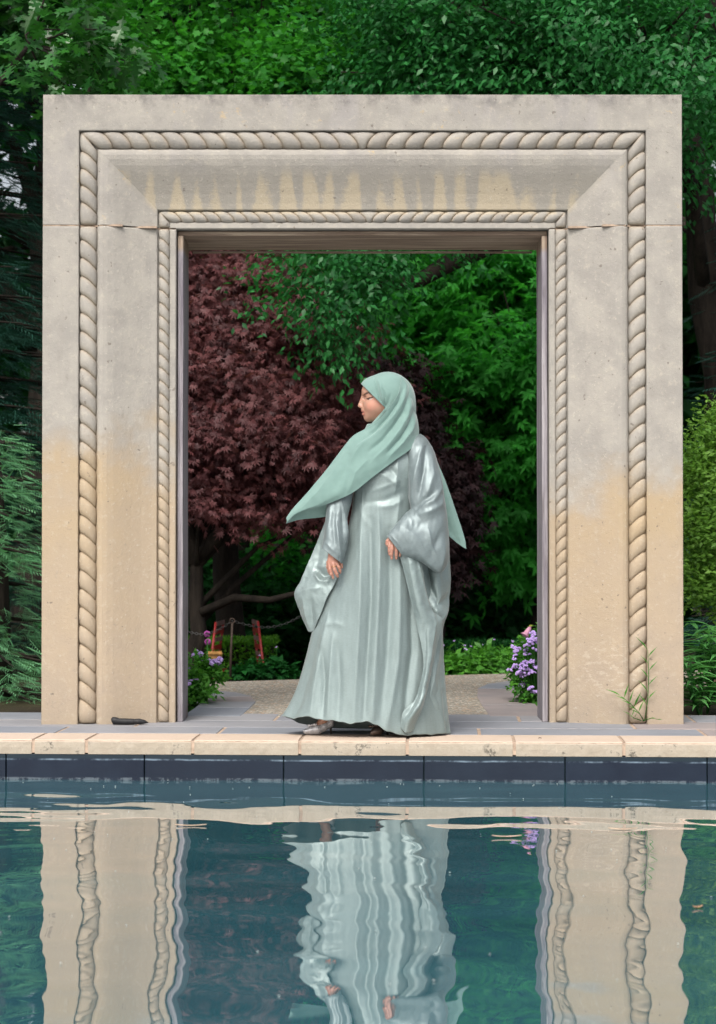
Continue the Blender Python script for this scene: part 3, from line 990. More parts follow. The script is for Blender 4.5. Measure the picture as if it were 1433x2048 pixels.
def woods():
    rb = np.random.default_rng(31)
    # far wood closing the view: one mass of leaves
    a = cloud(rb, scatter_blobs(rb, -13, 13, 25, 29, -0.6, 13.5, 290, 1.3, 2.3), 120, 5, 0.42, spread=0.45, shell=0.2, flat=0.4)
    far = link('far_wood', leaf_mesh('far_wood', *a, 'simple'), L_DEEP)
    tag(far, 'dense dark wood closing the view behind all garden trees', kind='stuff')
    # tall shade tree in the middle distance: the garden stands under its canopy
    specs = [
        ('shade_tree', 'tall dark green tree filling the upper right corner beyond the portal', (3.6, 19.0), 8.5, 0.24, L_ELM, 'simple', 41,
         [(-2.0, 4.5, -2, 3.0, 4.2, 9.5, 26)], 0.13),
        ('shade_tree', 'tall green tree with a thick dark bough behind the middle of the portal', (0.9, 21.5), 9.5, 0.26, L_FEATHER, 'spray', 42,
         [(-3.0, 3.2, -2.5, 2.5, 3.4, 10, 30)], 0.30),
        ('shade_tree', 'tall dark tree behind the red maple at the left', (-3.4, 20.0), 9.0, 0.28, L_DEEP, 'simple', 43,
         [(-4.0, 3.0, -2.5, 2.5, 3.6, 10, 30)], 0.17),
    ]
    for nm, lab, (x, Y), h, r, mat, kd, seed, boxes, sz in specs:
        rg = np.random.default_rng(seed); bl = []
        for (a0, a1, b0, b1, z0, z1, n) in boxes:
            bl += scatter_blobs(rg, x + a0, x + a1, Y + b0, Y + b1, z0, z1, n, 0.7, 1.35)
        tree(nm, lab, 'tree', 'tall trees shading the garden', (x, Y, gz(x, Y)), h, r, (0.2, 0), bl, 170 if kd != 'spray' else 120, 5, sz, kd, mat, seed=seed, spread=0.3, shell=0.35, flat=0.5)

    # bright small-leaved tree above the portal, left of the middle
    bl = [(pt(330, 60, 14.5), (0.9, 0.8, 0.55), 1), (pt(470, 130, 14.2), (0.8, 0.7, 0.5), 1), (pt(620, 165, 14.0), (0.55, 0.6, 0.32), .6),
          (pt(400, 190, 14.3), (1.0, 0.7, 0.45), 1), (pt(280, 150, 13.8), (0.6, 0.6, 0.5), .7), (pt(420, -120, 14.8), (1.5, 1.0, 0.9), 1.6), (pt(560, -250, 15), (1.6, 1.2, 1.0), 1.8),
          (pt(520, 260, 14.6), (1.0, 0.8, 0.5), .9)]
    tree('hornbeam_tree', 'bright green small-leaved tree above the left half of the portal', 'tree', None, (-1.1, 15.2, gz(-1.1, 15.2)), 4.6, 0.13, (0.1, 0), bl, 215, 10, 0.066, 'lobed', L_BRIGHT, seed=51, clump=0.15, spread=0.30, shell=0.3, flat=0.6)
    # elm with hanging twigs above the right half
    bl = [(pt(770, 30, 13.6), (0.55, 0.6, 0.4), .6), (pt(900, 90, 13.4), (0.8, 0.7, 0.5), 1.1), (pt(1020, 20, 13.5), (0.8, 0.7, 0.55), 1), (pt(1150, 100, 13.2), (0.85, 0.7, 0.55), 1.2),
          (pt(1280, 50, 13.0), (0.7, 0.7, 0.6), 1), (pt(1370, 150, 12.8), (0.42, 0.5, 0.5), .8), (pt(1330, 260, 13.1), (0.4, 0.5, 0.4), .5), (pt(860, 190, 13.7), (0.7, 0.6, 0.4), .8),
          (pt(1050, 190, 13.4), (0.8, 0.6, 0.45), .9), (pt(700, 190, 13.9), (0.5, 0.5, 0.4), .5), (pt(1200, -150, 13.6), (1.6, 1.2, 0.9), 1.8),
          (pt(690, 560, 13.2), (0.42, 0.45, 0.42), .55), (pt(640, 610, 13.0), (0.20, 0.3, 0.30), .22), (pt(760, 490, 13.4), (0.5, 0.5, 0.4), .5), (pt(700, 650, 13.3), (0.20, 0.3, 0.22), .16)]
    tree('elm_tree', 'dark green elm with hanging glossy leaves above the right half of the portal', 'tree', None, (2.9, 14.4, gz(2.9, 14.4)), 5.2, 0.2, (-0.5, -.2), bl, 270, 12, 0.060, 'simple', L_ELM, seed=52, nolimb=4, clump=0.15, spread=0.33, shell=0.35, flat=0.55, down=0.35,
         extra_limbs=[([(2.4, 14.3, 4.0), pt(1000, 480, 14.2), pt(910, 520, 14.0), pt(840, 560, 13.9), pt(760, 575, 13.8)], 0.10)])
    # feathery tree seen through the right half of the doorway
    bl = [(pt(900, 640, 17.5), (0.9, .7, .5), 1), (pt(1010, 720, 17), (0.8, .7, .5), 1), (pt(930, 800, 17.2), (0.8, .7, .45), 1), (pt(1040, 900, 17), (0.6, .6, .5), .8),
          (pt(860, 900, 17.6), (0.6, .6, .4), .7), (pt(980, 1000, 17.2), (0.8, .7, .4), .8), (pt(820, 560, 17.6), (0.7, .7, .4), .8), (pt(1000, 560, 17.4), (0.9, .7, .5), .9), (pt(780, 660, 18), (0.5, .6, .5), .7),
          (pt(1060, 1090, 17), (0.4, .5, .4), .4)]
    tree('feathery_tree', 'soft feathery green tree seen through the right half of the doorway', 'tree', None, (1.62, 17.3, gz(1.6, 17.3)), 4.4, 0.11, (0.12, 0), bl, 330, 6, 0.12, 'palm5', L_FEATHER, seed=53, clump=0.20, spread=0.34, shell=0.2, flat=0.8, down=.35,
         extra_limbs=[([pt(1062, 930, 16.9), pt(1040, 960, 16.8), pt(1035, 920, 16.7), pt(1048, 860, 16.7)], 0.02), ([pt(1060, 960, 17), pt(1000, 945, 16.8), pt(940, 935, 16.7)], 0.025)])
    # red japanese maple, layered drooping pads
    rm = np.random.default_rng(61)
    pads = [(420, 560, 14.2, .62, 1), (520, 575, 14.4, .45, .8), (380, 640, 14.0, .5, .8), (560, 650, 14.1, .5, .9), (470, 690, 13.9, .5, .9), (640, 700, 14.3, .42, .7), (400, 760, 13.8, .5, .9),
            (520, 790, 13.7, .55, 1), (610, 820, 13.8, .5, .9), (690, 800, 14.3, .4, .5), (440, 860, 13.6, .42, .8), (560, 880, 13.6, .42, .7), (640, 900, 13.7, .36, .6), (390, 930, 13.7, .34, .4), (480, 960, 13.9, .4, .4),
            (590, 985, 13.9, .30, .22), (505, 1015, 13.6, .26, .16), (400, 1000, 13.6, .2, .14), (650, 1040, 13.9, .26, .2), (700, 930, 14.4, .36, .4), (340, 720, 14.3, .5, .6), (350, 860, 14.2, .4, .4), (330, 580, 14.6, .5, .5), (520, 520, 14.6, .12, .03)]
    bl = []
    for (px, py, Y, r, k) in pads:
        bl.append((pt(px, py, Y), (r, r * 0.85, r * 0.34), k * 1.0))
    mx = pt(383, 1300, 13.9)[0]
    tp = lambda *a: [pt(*q) for q in a]
    tree('japanese_maple', 'dark red japanese maple with layered leaves behind the left half of the doorway', 'tree', 'japanese maples', (mx, 13.9, gz(mx, 13.9)), 1.45, 0.092, (0.03, 0), bl, 640, 5, 0.052, 'palm', L_MAPLE, bark=BARK, seed=62, clump=0.13, spread=0.20, shell=0.15, flat=0.8, droop=0.8, down=0.5,
         extra_limbs=[(tp((398, 1120, 13.9), (430, 1080, 13.8), (455, 1030, 13.8), (480, 960, 13.8), (520, 900, 13.8)), 0.06), (tp((390, 1130, 13.9), (385, 1050, 13.95), (378, 960, 14), (400, 850, 14)), 0.07),
                      (tp((402, 1225, 13.85), (470, 1195, 13.8), (540, 1200, 13.7), (600, 1185, 13.7), (660, 1130, 13.8)), 0.035),
                      (tp((405, 1240, 13.9), (460, 1180, 14), (530, 1120, 14.1), (600, 1060, 14.2)), 0.03)])
    bl = [(pt(890, 960, 16), (.32, .4, .3), .6), (pt(880, 1040, 15.8), (.4, .5, .3), .7), (pt(810, 850, 16.2), (.4, .5, .3), .6), (pt(760, 770, 16.2), (.5, .5, .3), .6), (pt(870, 1130, 16), (.35, .5, .3), .4), (pt(720, 1000, 16), (.5, .5, .4), .6)]
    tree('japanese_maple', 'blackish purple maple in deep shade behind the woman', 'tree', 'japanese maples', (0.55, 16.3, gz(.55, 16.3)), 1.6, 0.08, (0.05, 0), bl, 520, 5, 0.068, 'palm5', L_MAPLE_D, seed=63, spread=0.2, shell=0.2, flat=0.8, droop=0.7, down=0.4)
    # dark trunks deeper in
    for k, (px, Y, r, lab) in enumerate(((490, 17.5, 0.09, 'slim dark bare trunk behind the red slatted chair'), (560, 20.0, 0.12, 'dark trunk in shade left of the woman'), (1075, 19, .13, 'dark trunk beside the right timber post'))):
        x = pt(px, 1200, Y)[0]
        bl = scatter_blobs(np.random.default_rng(70 + k), x - 1.2, x + 1.2, Y - 1, Y + 1, 5.5, 8, 7, .6, 1.0)
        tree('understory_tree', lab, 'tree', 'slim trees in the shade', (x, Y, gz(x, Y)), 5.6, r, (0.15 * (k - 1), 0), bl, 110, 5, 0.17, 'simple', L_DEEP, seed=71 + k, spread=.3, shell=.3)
    # left: dark conifer, hemlock; right: dark tree
    def conifer(name, label, x, Y, h, rad, mat, seed, per, size, z0=0.3):
        rg = np.random.default_rng(seed)
        root = empty(name, (x, Y, gz(x, Y))); tag(root, label, 'tree')
        mb = MB(); mb.tube([(x, Y, gz(x, Y) - .05), (x, Y, h * .5), (x, Y, h)], [0.12, 0.08, 0.015], 8)
        P, D, NN, SZ, TT = [], [], [], [], []
        nt = int(h / 0.20)
        for i in range(nt):
            z = z0 + (h - z0) * i / nt; rr = rad * (1 - 0.75 * i / nt)
            for k in range(9):
                th = rg.uniform(0, 6.28); L = rr * rg.uniform(.75, 1.08)
                d = np.array([math.cos(th), math.sin(th), -0.12]); tip = np.array([x, Y, z]) + d * L
                mb.tube([(x, Y, z), tuple(tip)], [0.016, 0.004], 4, False)
                m = int(per * L)
                f = rg.random(m) ** 0.6
                p = np.array([x, Y, z]) + d * (L * f)[:, None] + rg.normal(0, .05, (m, 3)) - np.array([0, 0, 1]) * (0.10 * f ** 2)[:, None]
                lat = np.array([-d[1], d[0], 0]) * rg.choice([-1, 1], m)[:, None]
                P.append(p); D.append(unit(d + lat * .7 + rg.normal(0, .2, (m, 3)) + np.array([0, 0, -.2]))); NN.append(unit(np.array([0, 0, 1.0]) + rg.normal(0, .3, (m, 3))))
                SZ.append(size * (0.7 + .6 * rg.random(m))); TT.append(np.full(m, rg.random()) * .6 + .4 * rg.random(m))
        mb.build('trunk', BARK, root)
        link('crown', leaf_mesh('crown', *[np.concatenate(q) for q in (P, D, NN, SZ, TT)], 'spray'), mat, root)
    conifer('conifer_tree', 'tall dark blue-green conifer along the left edge of the picture', -2.95, 13.6, 7.5, 1.25, L_CONIFER, 81, 42, 0.20, 0.4)
    conifer('hemlock_shrub', 'low feathery pale green hemlock beside the left pier', -2.28, 11.75, 1.75, 0.62, L_YEW, 82, 70, 0.13, 0.02)
    conifer('conifer_tree', 'dark evergreen behind the right pier above the light green shrub', 3.35, 14.0, 5.5, 1.2, L_CONIFER, 83, 40, 0.2, 0.3)
    # light green shrub on the right
    bl = [(pt(1425, 960, 11.2), (.22, .3, .22), 1), (pt(1470, 880, 11.3), (.3, .3, .25), 1), (pt(1420, 1060, 11.1), (.22, .3, .25), 1), (pt(1480, 1100, 11.2), (.35, .3, .35), 1.2), (pt(1430, 1170, 11.0), (.2, .25, .22), .8), (pt(1540, 960, 11.3), (.35, .35, .35), 1.2), (pt(1400, 930, 11.3), (.1, .2, .1), .25), (pt(1430, 850, 11.3), (.05, .1, .16), .15)]
    tree('light_green_shrub', 'yellow-green twiggy shrub beside the right pier', 'shrub', None, (2.25, 11.3, gz(2.25, 11.3)), 0.9, 0.03, (0, 0), bl, 420, 7, 0.038, 'simple', L_SHRUB, bark=BARK2, seed=91, spread=.12, shell=.3, droop=-.3, flat=.5)
woods()

def oak():
    out = [(0, 0), (.06, .02), (.14, .03), (.20, .16), (.28, .20), (.30, .08), (.40, .09), (.44, .30), (.56, .36), (.58, .30), (.56, .14), (.66, .12), (.72, .26), (.82, .26), (.82, .18), (.80, .08), (.90, .06), (1, 0)]
    pts = out + [(x, -y) for x, y in out[-2:0:-1]]
    bm = bmesh.new()
    vs = [bm.verts.new((x, y, 0.10 * abs(y) - 0.12 * x * x)) for x, y in pts]
    cs = [bm.verts.new((x, 0, -0.12 * x * x)) for x in (.25, .5, .75)]
    n = len(vs); h = len(out)
    for sgn in (1, -1):
        half = [vs[k] for k in range(h)] if sgn > 0 else [vs[0]] + [vs[n - k] for k in range(1, h - 1)] + [vs[h - 1]]
        for a, b in zip(half[:-1], half[1:]):
            mx = (a.co.x + b.co.x) / 2
            c = cs[0] if mx < .36 else cs[1] if mx < .62 else cs[2]
            f = (a, c, b) if sgn > 0 else (a, b, c)
            bm.faces.new(f)
        for c0, c1, xm in ((cs[0], cs[1], .36), (cs[1], cs[2], .62)):
            for a, b in zip(half[:-1], half[1:]):
                if (a.co.x + b.co.x) / 2 < xm <= 9 and True: last = b
            f = (c0, c1, last) if sgn > 0 else (c0, last, c1)
            try: bm.faces.new(f)
            except ValueError: pass
    bmesh.ops.recalc_face_normals(bm, faces=bm.faces)
    mes = []
    for k in range(5):
        me = bpy.data.meshes.new('leaf'); bm.to_mesh(me); attr(me, "tint", np.full(len(me.vertices), 0.1 + 0.2 * k)); me.materials.append(L_OAK); mes.append(me)
    bm.free()
    base = (-3.3, 11.6, gz(-3.3, 11.6))
    root = empty('oak_tree', base); tag(root, 'oak with large lobed leaves over the upper left corner of the portal', 'tree')
    mb = MB(); rg = np.random.default_rng(101)
    T = Vector(base)
    mb.tube([T + Vector((0, 0, -.06)), T + Vector((.05, 0, 1.5)), T + Vector((0.0, -.1, 3)), T + Vector((.1, 0, 4.6)), T + Vector((.1, 0, 6))], [.22, .17, .14, .10, .05], 10)
    hubs = [pt(150, 60, 10.7), pt(110, 130, 10.6), pt(200, 150, 10.8), pt(230, 60, 10.9), pt(90, 40, 10.9), pt(170, -60, 10.9), pt(250, 120, 11.0), pt(60, 150, 11.0)]
    twigs = []
    mb.tube([T + Vector((0, -.1, 2.7)), T + Vector((.6, -.4, 3.0)), Vector(pt(60, 90, 10.8))], [.06, .03, .014], 7)
    for h in hubs:
        a = Vector(pt(60, 90, 10.8)); b = Vector(h)
        m = (a + b) / 2 + Vector(rg.normal(0, .04, 3)); mb.tube([a, m, b], [.009, .006, .003], 5); twigs.append((m, b))
    mb.build('trunk', BARK, root)
    crown = empty('crown', base); crown.parent = root; crown.matrix_parent_inverse = parent_matrix(root).inverted()
    inv = parent_matrix(crown).inverted()
    for h in hubs:
        for q in range(36):
            c = Vector(h) + Vector(rg.normal(0, 1, 3) * np.array([.12, .16, .10]))
            d = Vector(rg.normal(0, 1, 3)); d.z = -abs(d.z) * .8; d.normalize()
            nrm = Vector((rg.normal(0, .5), -.35 + rg.normal(0, .5), 1)); t = d; bnrm = (nrm - t * nrm.dot(t)).normalized(); bb = bnrm.cross(t)
            s = rg.uniform(.11, .17)
            M = Matrix(((t.x, bb.x, bnrm.x, c.x), (t.y, bb.y, bnrm.y, c.y), (t.z, bb.z, bnrm.z, c.z), (0, 0, 0, 1))) @ Matrix.Scale(s, 4)
            o = bpy.data.objects.new('leaf', mes[q % 5]); COL.objects.link(o); o.parent = crown; o.matrix_parent_inverse = inv; o.matrix_basis = M
    # the rest of the crown, above and behind the frame
    bl = [((-2.7, 13.0, 5.0), (1.0, .9, .6), 1), ((-3.3, 13.2, 6.0), (1.2, 1.0, .9), 1.3), ((-2.3, 12.6, 4.6), (.5, .5, .4), .6)]
    a = cloud(rg, bl, 160, 5, .14, spread=.3, shell=.4)
    link('upper_foliage', leaf_mesh('upper_foliage', *a, 'lobed'), L_OAK, root)['kind'] = 'stuff'
oak()

def lance_plant():
    rg = np.random.default_rng(111)
    n = 7
    V, F = [], []
    for i in range(n):
        f = i / (n - 1); w = 0.075 * math.sin(math.pi * min(1, f * .9 + .1)) ** .8 * (1 - f ** 3)
        z = -0.45 * f * f
        V += [(f, w, z + .35 * w), (f, 0, z), (f, -w, z + .35 * w)]
    for i in range(n - 1):
        a = i * 3
        F += [(a, a + 1, a + 4, a + 3), (a + 1, a + 2, a + 5, a + 4)]
    mes = []
    for k in range(4):
        me = mesh_np('leaf', np.array(V), F, True); attr(me, "tint", np.full(len(V), 0.15 + .25 * k)); me.materials.append(L_LANCE); mes.append(me)
    hubs = [(1402, 1440, 10.25, .36), (1440, 1440, 10.4, .55), (1490, 1430, 10.4, .55), (1415, 1430, 10.7, .52)]
    labs = ['low lance-leaved plant right at the foot of the right pier', 'tall lance-leaved plant at the right edge of the picture', 'lance-leaved plant at the far right beside the pool deck', 'lance-leaved plant behind the others by the right pier']
    for (px, py, Y, h), lab in zip(hubs, labs):
        x = pt(px, py, Y)[0]; base = Vector((x, Y, gz(x, Y)))
        root = empty('lance_leaf_plant', base); tag(root, lab, 'plant', 'lance-leaved plants by the right pier')
        inv = parent_matrix(root).inverted()
        for s in range(5):
            top = base + Vector((rg.uniform(-.15, .15), rg.uniform(-.14, .12), h * rg.uniform(.75, 1.05)))
            mb = MB(); mb.tube([base, (base + top) / 2 + Vector((rg.uniform(-.02, .02), 0, 0)), top], [.006, .005, .003], 5); mb.build('stem', L_LANCE, root)
            for q in range(17):
                f = .22 + .78 * q / 16
                c = base + (top - base) * f; th = q * 2.4 + s
                t = Vector((math.cos(th), math.sin(th), .42)).normalized(); nrm = Vector((0, 0, 1)); nn = (nrm - t * nrm.dot(t)).normalized(); bb = nn.cross(t)
                sc = rg.uniform(.18, .27)
                M = Matrix(((t.x, bb.x, nn.x, c.x), (t.y, bb.y, nn.y, c.y), (t.z, bb.z, nn.z, c.z), (0, 0, 0, 1))) @ Matrix.Scale(sc, 4)
                o = bpy.data.objects.new('leaf', mes[(q + s) % 4]); COL.objects.link(o); o.parent = root; o.matrix_parent_inverse = inv; o.matrix_basis = M
lance_plant()

# ------------------------------------------------------------------ the woman
class Field:
    """signed distance field on a grid in photo-pixel units (x right, y down, d towards the camera)"""
    def __init__(self, lo, hi, h):
        self.lo = np.array(lo, float); self.h = h
        self.n = np.ceil((np.array(hi, float) - self.lo) / h).astype(int) + 1
        self.S = np.full(self.n, 60.0, dtype=np.float32)
    def box(self, lo, hi):
        a = np.clip(np.floor((np.array(lo) - self.lo) / self.h).astype(int), 0, self.n)
        b = np.clip(np.ceil((np.array(hi) - self.lo) / self.h).astype(int) + 1, 0, self.n)
        sl = tuple(slice(i, j) for i, j in zip(a, b))
        g = [self.lo[k] + self.h * np.arange(a[k], b[k], dtype=np.float32) for k in range(3)]
        return sl, g[0][:, None, None], g[1][None, :, None], g[2][None, None, :]
    def merge(self, sl, D, k, sub=False):
        A = self.S[sl]
        if A.size == 0: return
        if sub:
            D = -D
            if k <= 0: self.S[sl] = np.maximum(A, D); return
            h = np.clip(.5 - .5 * (D - A) / k, 0, 1)
            self.S[sl] = D + (A - D) * h + k * h * (1 - h)
        else:
            if k <= 0: self.S[sl] = np.minimum(A, D); return
            h = np.clip(.5 + .5 * (D - A) / k, 0, 1)
            self.S[sl] = D + (A - D) * h - k * h * (1 - h)
    def ell(self, c, r, k=4, sub=False, rot=0.0):
        m = max(r) + 3 * k + 6
        sl, X, Y, Z = self.box(np.array(c) - m, np.array(c) + m)
        dx, dy, dz = X - c[0], Y - c[1], Z - c[2]
        if rot:
            cr, sr = math.cos(rot), math.sin(rot); dx, dy = dx * cr + dy * sr, -dx * sr + dy * cr
        k0 = np.sqrt((dx / r[0]) ** 2 + (dy / r[1]) ** 2 + (dz / r[2]) ** 2)
        k1 = np.sqrt((dx / r[0] ** 2) ** 2 + (dy / r[1] ** 2) ** 2 + (dz / r[2] ** 2) ** 2)
        self.merge(sl, (k0 * (k0 - 1) / np.maximum(k1, 1e-6)).astype(np.float32), k, sub)
    def cap(self, a, b, r0, r1, k=4, sub=False):
        a, b = np.array(a, float), np.array(b, float)
        m = max(r0, r1) + 3 * k + 6
        sl, X, Y, Z = self.box(np.minimum(a, b) - m, np.maximum(a, b) + m)
        ab = b - a; L2 = max(float(ab @ ab), 1e-6)
        t = np.clip(((X - a[0]) * ab[0] + (Y - a[1]) * ab[1] + (Z - a[2]) * ab[2]) / L2, 0, 1)
        D = np.sqrt((X - a[0] - t * ab[0]) ** 2 + (Y - a[1] - t * ab[1]) ** 2 + (Z - a[2] - t * ab[2]) ** 2) - (r0 + (r1 - r0) * t)
        self.merge(sl, D.astype(np.float32), k, sub)
    def chain(self, pts, rad, k=4):
        for i in range(len(pts) - 1): self.cap(pts[i], pts[i + 1], rad[i], rad[i + 1], k)
    def mesh(self):
        S = self.S; I = S < 0
        n = np.array(S.shape) - 1
        cnt = np.zeros(n, np.int8); 
        for dx in (0, 1):
            for dy in (0, 1):
                for dz in (0, 1): cnt += I[dx:n[0] + dx, dy:n[1] + dy, dz:n[2] + dz]
        cells = np.argwhere((cnt > 0) & (cnt < 8))
        idx = np.full(n, -1, np.int64); idx[tuple(cells.T)] = np.arange(len(cells))
        acc = np.zeros((len(cells), 3)); num = np.zeros(len(cells))
        off = [(i, j, k) for i in (0, 1) for j in (0, 1) for k in (0, 1)]
        for a in off:
            for ax in range(3):
                if a[ax]: continue
                b = list(a); b[ax] = 1
                va = S[tuple((cells + a).T)]; vb = S[tuple((cells + b).T)]
                m = (va < 0) != (vb < 0)
                t = np.where(m, va / np.where(m, va - vb, 1), 0)
                p = np.array(a) + t[:, None] * (np.array(b) - np.array(a))
                acc += p * m[:, None]; num += m
        V = self.lo + self.h * (cells + acc / num[:, None])
        F = []
        for ax in range(3):
            o1, o2 = (ax + 1) % 3, (ax + 2) % 3
            sl0 = [slice(0, None)] * 3; sl1 = [slice(0, None)] * 3
            sl0[ax] = slice(0, -1); sl1[ax] = slice(1, None)
            ch = I[tuple(sl0)] != I[tuple(sl1)]
            e = np.argwhere(ch)
            e = e[(e[:, o1] > 0) & (e[:, o2] > 0) & (e[:, o1] < n[o1]) & (e[:, o2] < n[o2])]
            if not len(e): continue
            q = []
            for u, v in ((0, 0), (1, 0), (1, 1), (0, 1)):
                c = e.copy(); c[:, o1] -= u; c[:, o2] -= v; q.append(idx[tuple(c.T)])
            Q = np.stack(q, 1)
            inside = I[tuple(e.T)]
            Q[inside] = Q[inside][:, ::-1]
            F.append(Q)
        return V, np.concatenate(F)

def smooth_verts(V, F, it=2):
    for _ in range(it):
        acc = np.zeros_like(V); num = np.zeros(len(V))
        for k in range(4):
            a, b = F[:, k], F[:, (k + 1) % 4]
            np.add.at(acc, a, V[b]); np.add.at(acc, b, V[a]); np.add.at(num, a, 1); np.add.at(num, b, 1)
        V = V * 0.5 + 0.5 * acc / num[:, None]
    return V

def polydist(P, pts):
    """distance and parameter of points P (n,2) to a polyline"""
    pts = np.asarray(pts, float)
    best = np.full(len(P), 1e9); par = np.zeros(len(P)); sgn = np.zeros(len(P))
    L = np.r_[0, np.cumsum(np.linalg.norm(np.diff(pts, axis=0), axis=1))]
    for i in range(len(pts) - 1):
        a, b = pts[i], pts[i + 1]; ab = b - a; l2 = max(ab @ ab, 1e-9)
        t = np.clip(((P - a) @ ab) / l2, 0, 1)
        w = P - a - t[:, None] * ab
        d = np.linalg.norm(w, axis=1)
        m = d < best
        best[m] = d[m]; par[m] = ((L[i] + t * math.sqrt(l2)) / L[-1])[m]; sgn[m] = np.sign(ab[0] * w[:, 1] - ab[1] * w[:, 0])[m]
    return best, par, sgn

def cr_interp(P, n, closed=False):
    P = np.asarray(P, float); k = len(P)
    if k == 2: 
        t = np.linspace(0, 1, n)[:, None]
        return P[0] * (1 - t) + P[1] * t if P.ndim == 2 else P[0] * (1 - t[..., None]) + P[1] * t[..., None]
    E = np.concatenate([2 * P[:1] - P[1:2], P, 2 * P[-1:] - P[-2:-1]])
    u = np.linspace(0, k - 1 - 1e-9, n); i = u.astype(int); f = u - i
    f = f.reshape((-1,) + (1,) * (P.ndim - 1))
    p0, p1, p2, p3 = E[i], E[i + 1], E[i + 2], E[i + 3]
    return .5 * ((2 * p1) + (p2 - p0) * f + (2 * p0 - 5 * p1 + 4 * p2 - p3) * f ** 2 + (3 * p1 - p0 - 3 * p2 + p3) * f ** 3)

def apply_folds(G, folds, closed, wrinkle=0.0, seed=0, wscale=(0.05, 0.012), ridge=0.5):
    """G grid (nv,nu,3) in photo pixels; push along the normal where the surface faces the camera"""
    def normals(G):
        du = np.roll(G, -1, 1) - np.roll(G, 1, 1) if closed else np.gradient(G, axis=1)
        dv = np.gradient(G, axis=0)
        N = np.cross(du, dv); N = unit(N)
        if not closed and N[..., 2].mean() < 0: N = -N
        if closed:
            c = G.mean(axis=1, keepdims=True)
            if ((G - c) * N).sum(-1).mean() < 0: N = -N
        return N
    N = normals(G)
    P = G[..., :2].reshape(-1, 2)
    face = np.clip(N[..., 2] * 1.5 + 0.35, 0, 1).reshape(-1) if closed else np.ones(len(P))
    disp = np.zeros(len(P))
    for f in folds:
        pts, amp, w = f[0], f[1], f[2]
        w2 = f[3] if len(f) > 3 else w
        d, t, s = polydist(P, pts)
        tap = np.sin(math.pi * np.clip(t * 0.94 + 0.03, 0, 1)) ** 0.5
        ww = np.where(s >= 0, w, w2)
        disp += amp * tap * np.exp(-(d / ww) ** (1.15 if amp > 0 else 2.0))
    if wrinkle:
        off = Vector((seed * 7.3, seed * 3.1, 0))
        nz = np.array([noise.noise(Vector((p[0] * wscale[0], p[1] * wscale[1], 0)) + off) + 0.5 * noise.noise(Vector((p[0] * wscale[0] * 2.3, p[1] * wscale[1] * 3.0, 3.0)) + off) for p in P])
        disp += wrinkle * nz
        rd = np.array([noise.noise(Vector((p[0] * wscale[0] * 1.1 + p[1] * 0.012, p[1] * wscale[1] * 1.6 - p[0] * 0.01, 7.0)) + off) for p in P])
        disp += wrinkle * ridge * (0.35 - np.minimum(np.abs(rd) * 3.0, 1.0) ** 0.7)
    return G + N * (disp * face).reshape(G.shape[:2])[..., None]

def grid_obj(name, G, mat, parent, closed=False, thick=0.0022):
    nv, nu = G.shape[:2]
    V = PW(G).reshape(-1, 3)
    F = []
    cols = nu if closed else nu - 1
    a = np.arange(nv - 1)[:, None] * nu; c = np.arange(cols)[None, :]; c2 = (c + 1) % nu
    F = np.stack([(a + c).ravel(), (a + c2).ravel(), (a + nu + c2).ravel(), (a + nu + c).ravel()], 1)
    o = link(name, mesh_np(name, V, F, True), mat, parent)
    m = o.modifiers.new("cloth thickness", 'SOLIDIFY'); m.thickness = thick; m.offset = 0
    return o

def rings(spec, nu, nv):
    """spec rows: (ax, ay, bx, by, dc, front, back) -> closed tube grid"""
    sp = cr_interp(np.array(spec, float), nv)
    ph = np.linspace(0, 2 * math.pi, nu, endpoint=False)
    c, s = np.cos(ph), np.sin(ph)
    G = np.zeros((nv, nu, 3))
    A, B = sp[:, 0:2], sp[:, 2:4]
    M, H = (A + B) / 2, (A - B) / 2
    G[..., 0] = M[:, 0:1] + H[:, 0:1] * c; G[..., 1] = M[:, 1:2] + H[:, 1:2] * c
    G[..., 2] = sp[:, 4:5] + np.where(s >= 0, sp[:, 5:6], sp[:, 6:7]) * s
    return G, ph

def patch(rows, nu, nv):
    R_ = np.array([cr_interp(np.array(r, float), nu) for r in rows])
    return cr_interp(R_, nv)

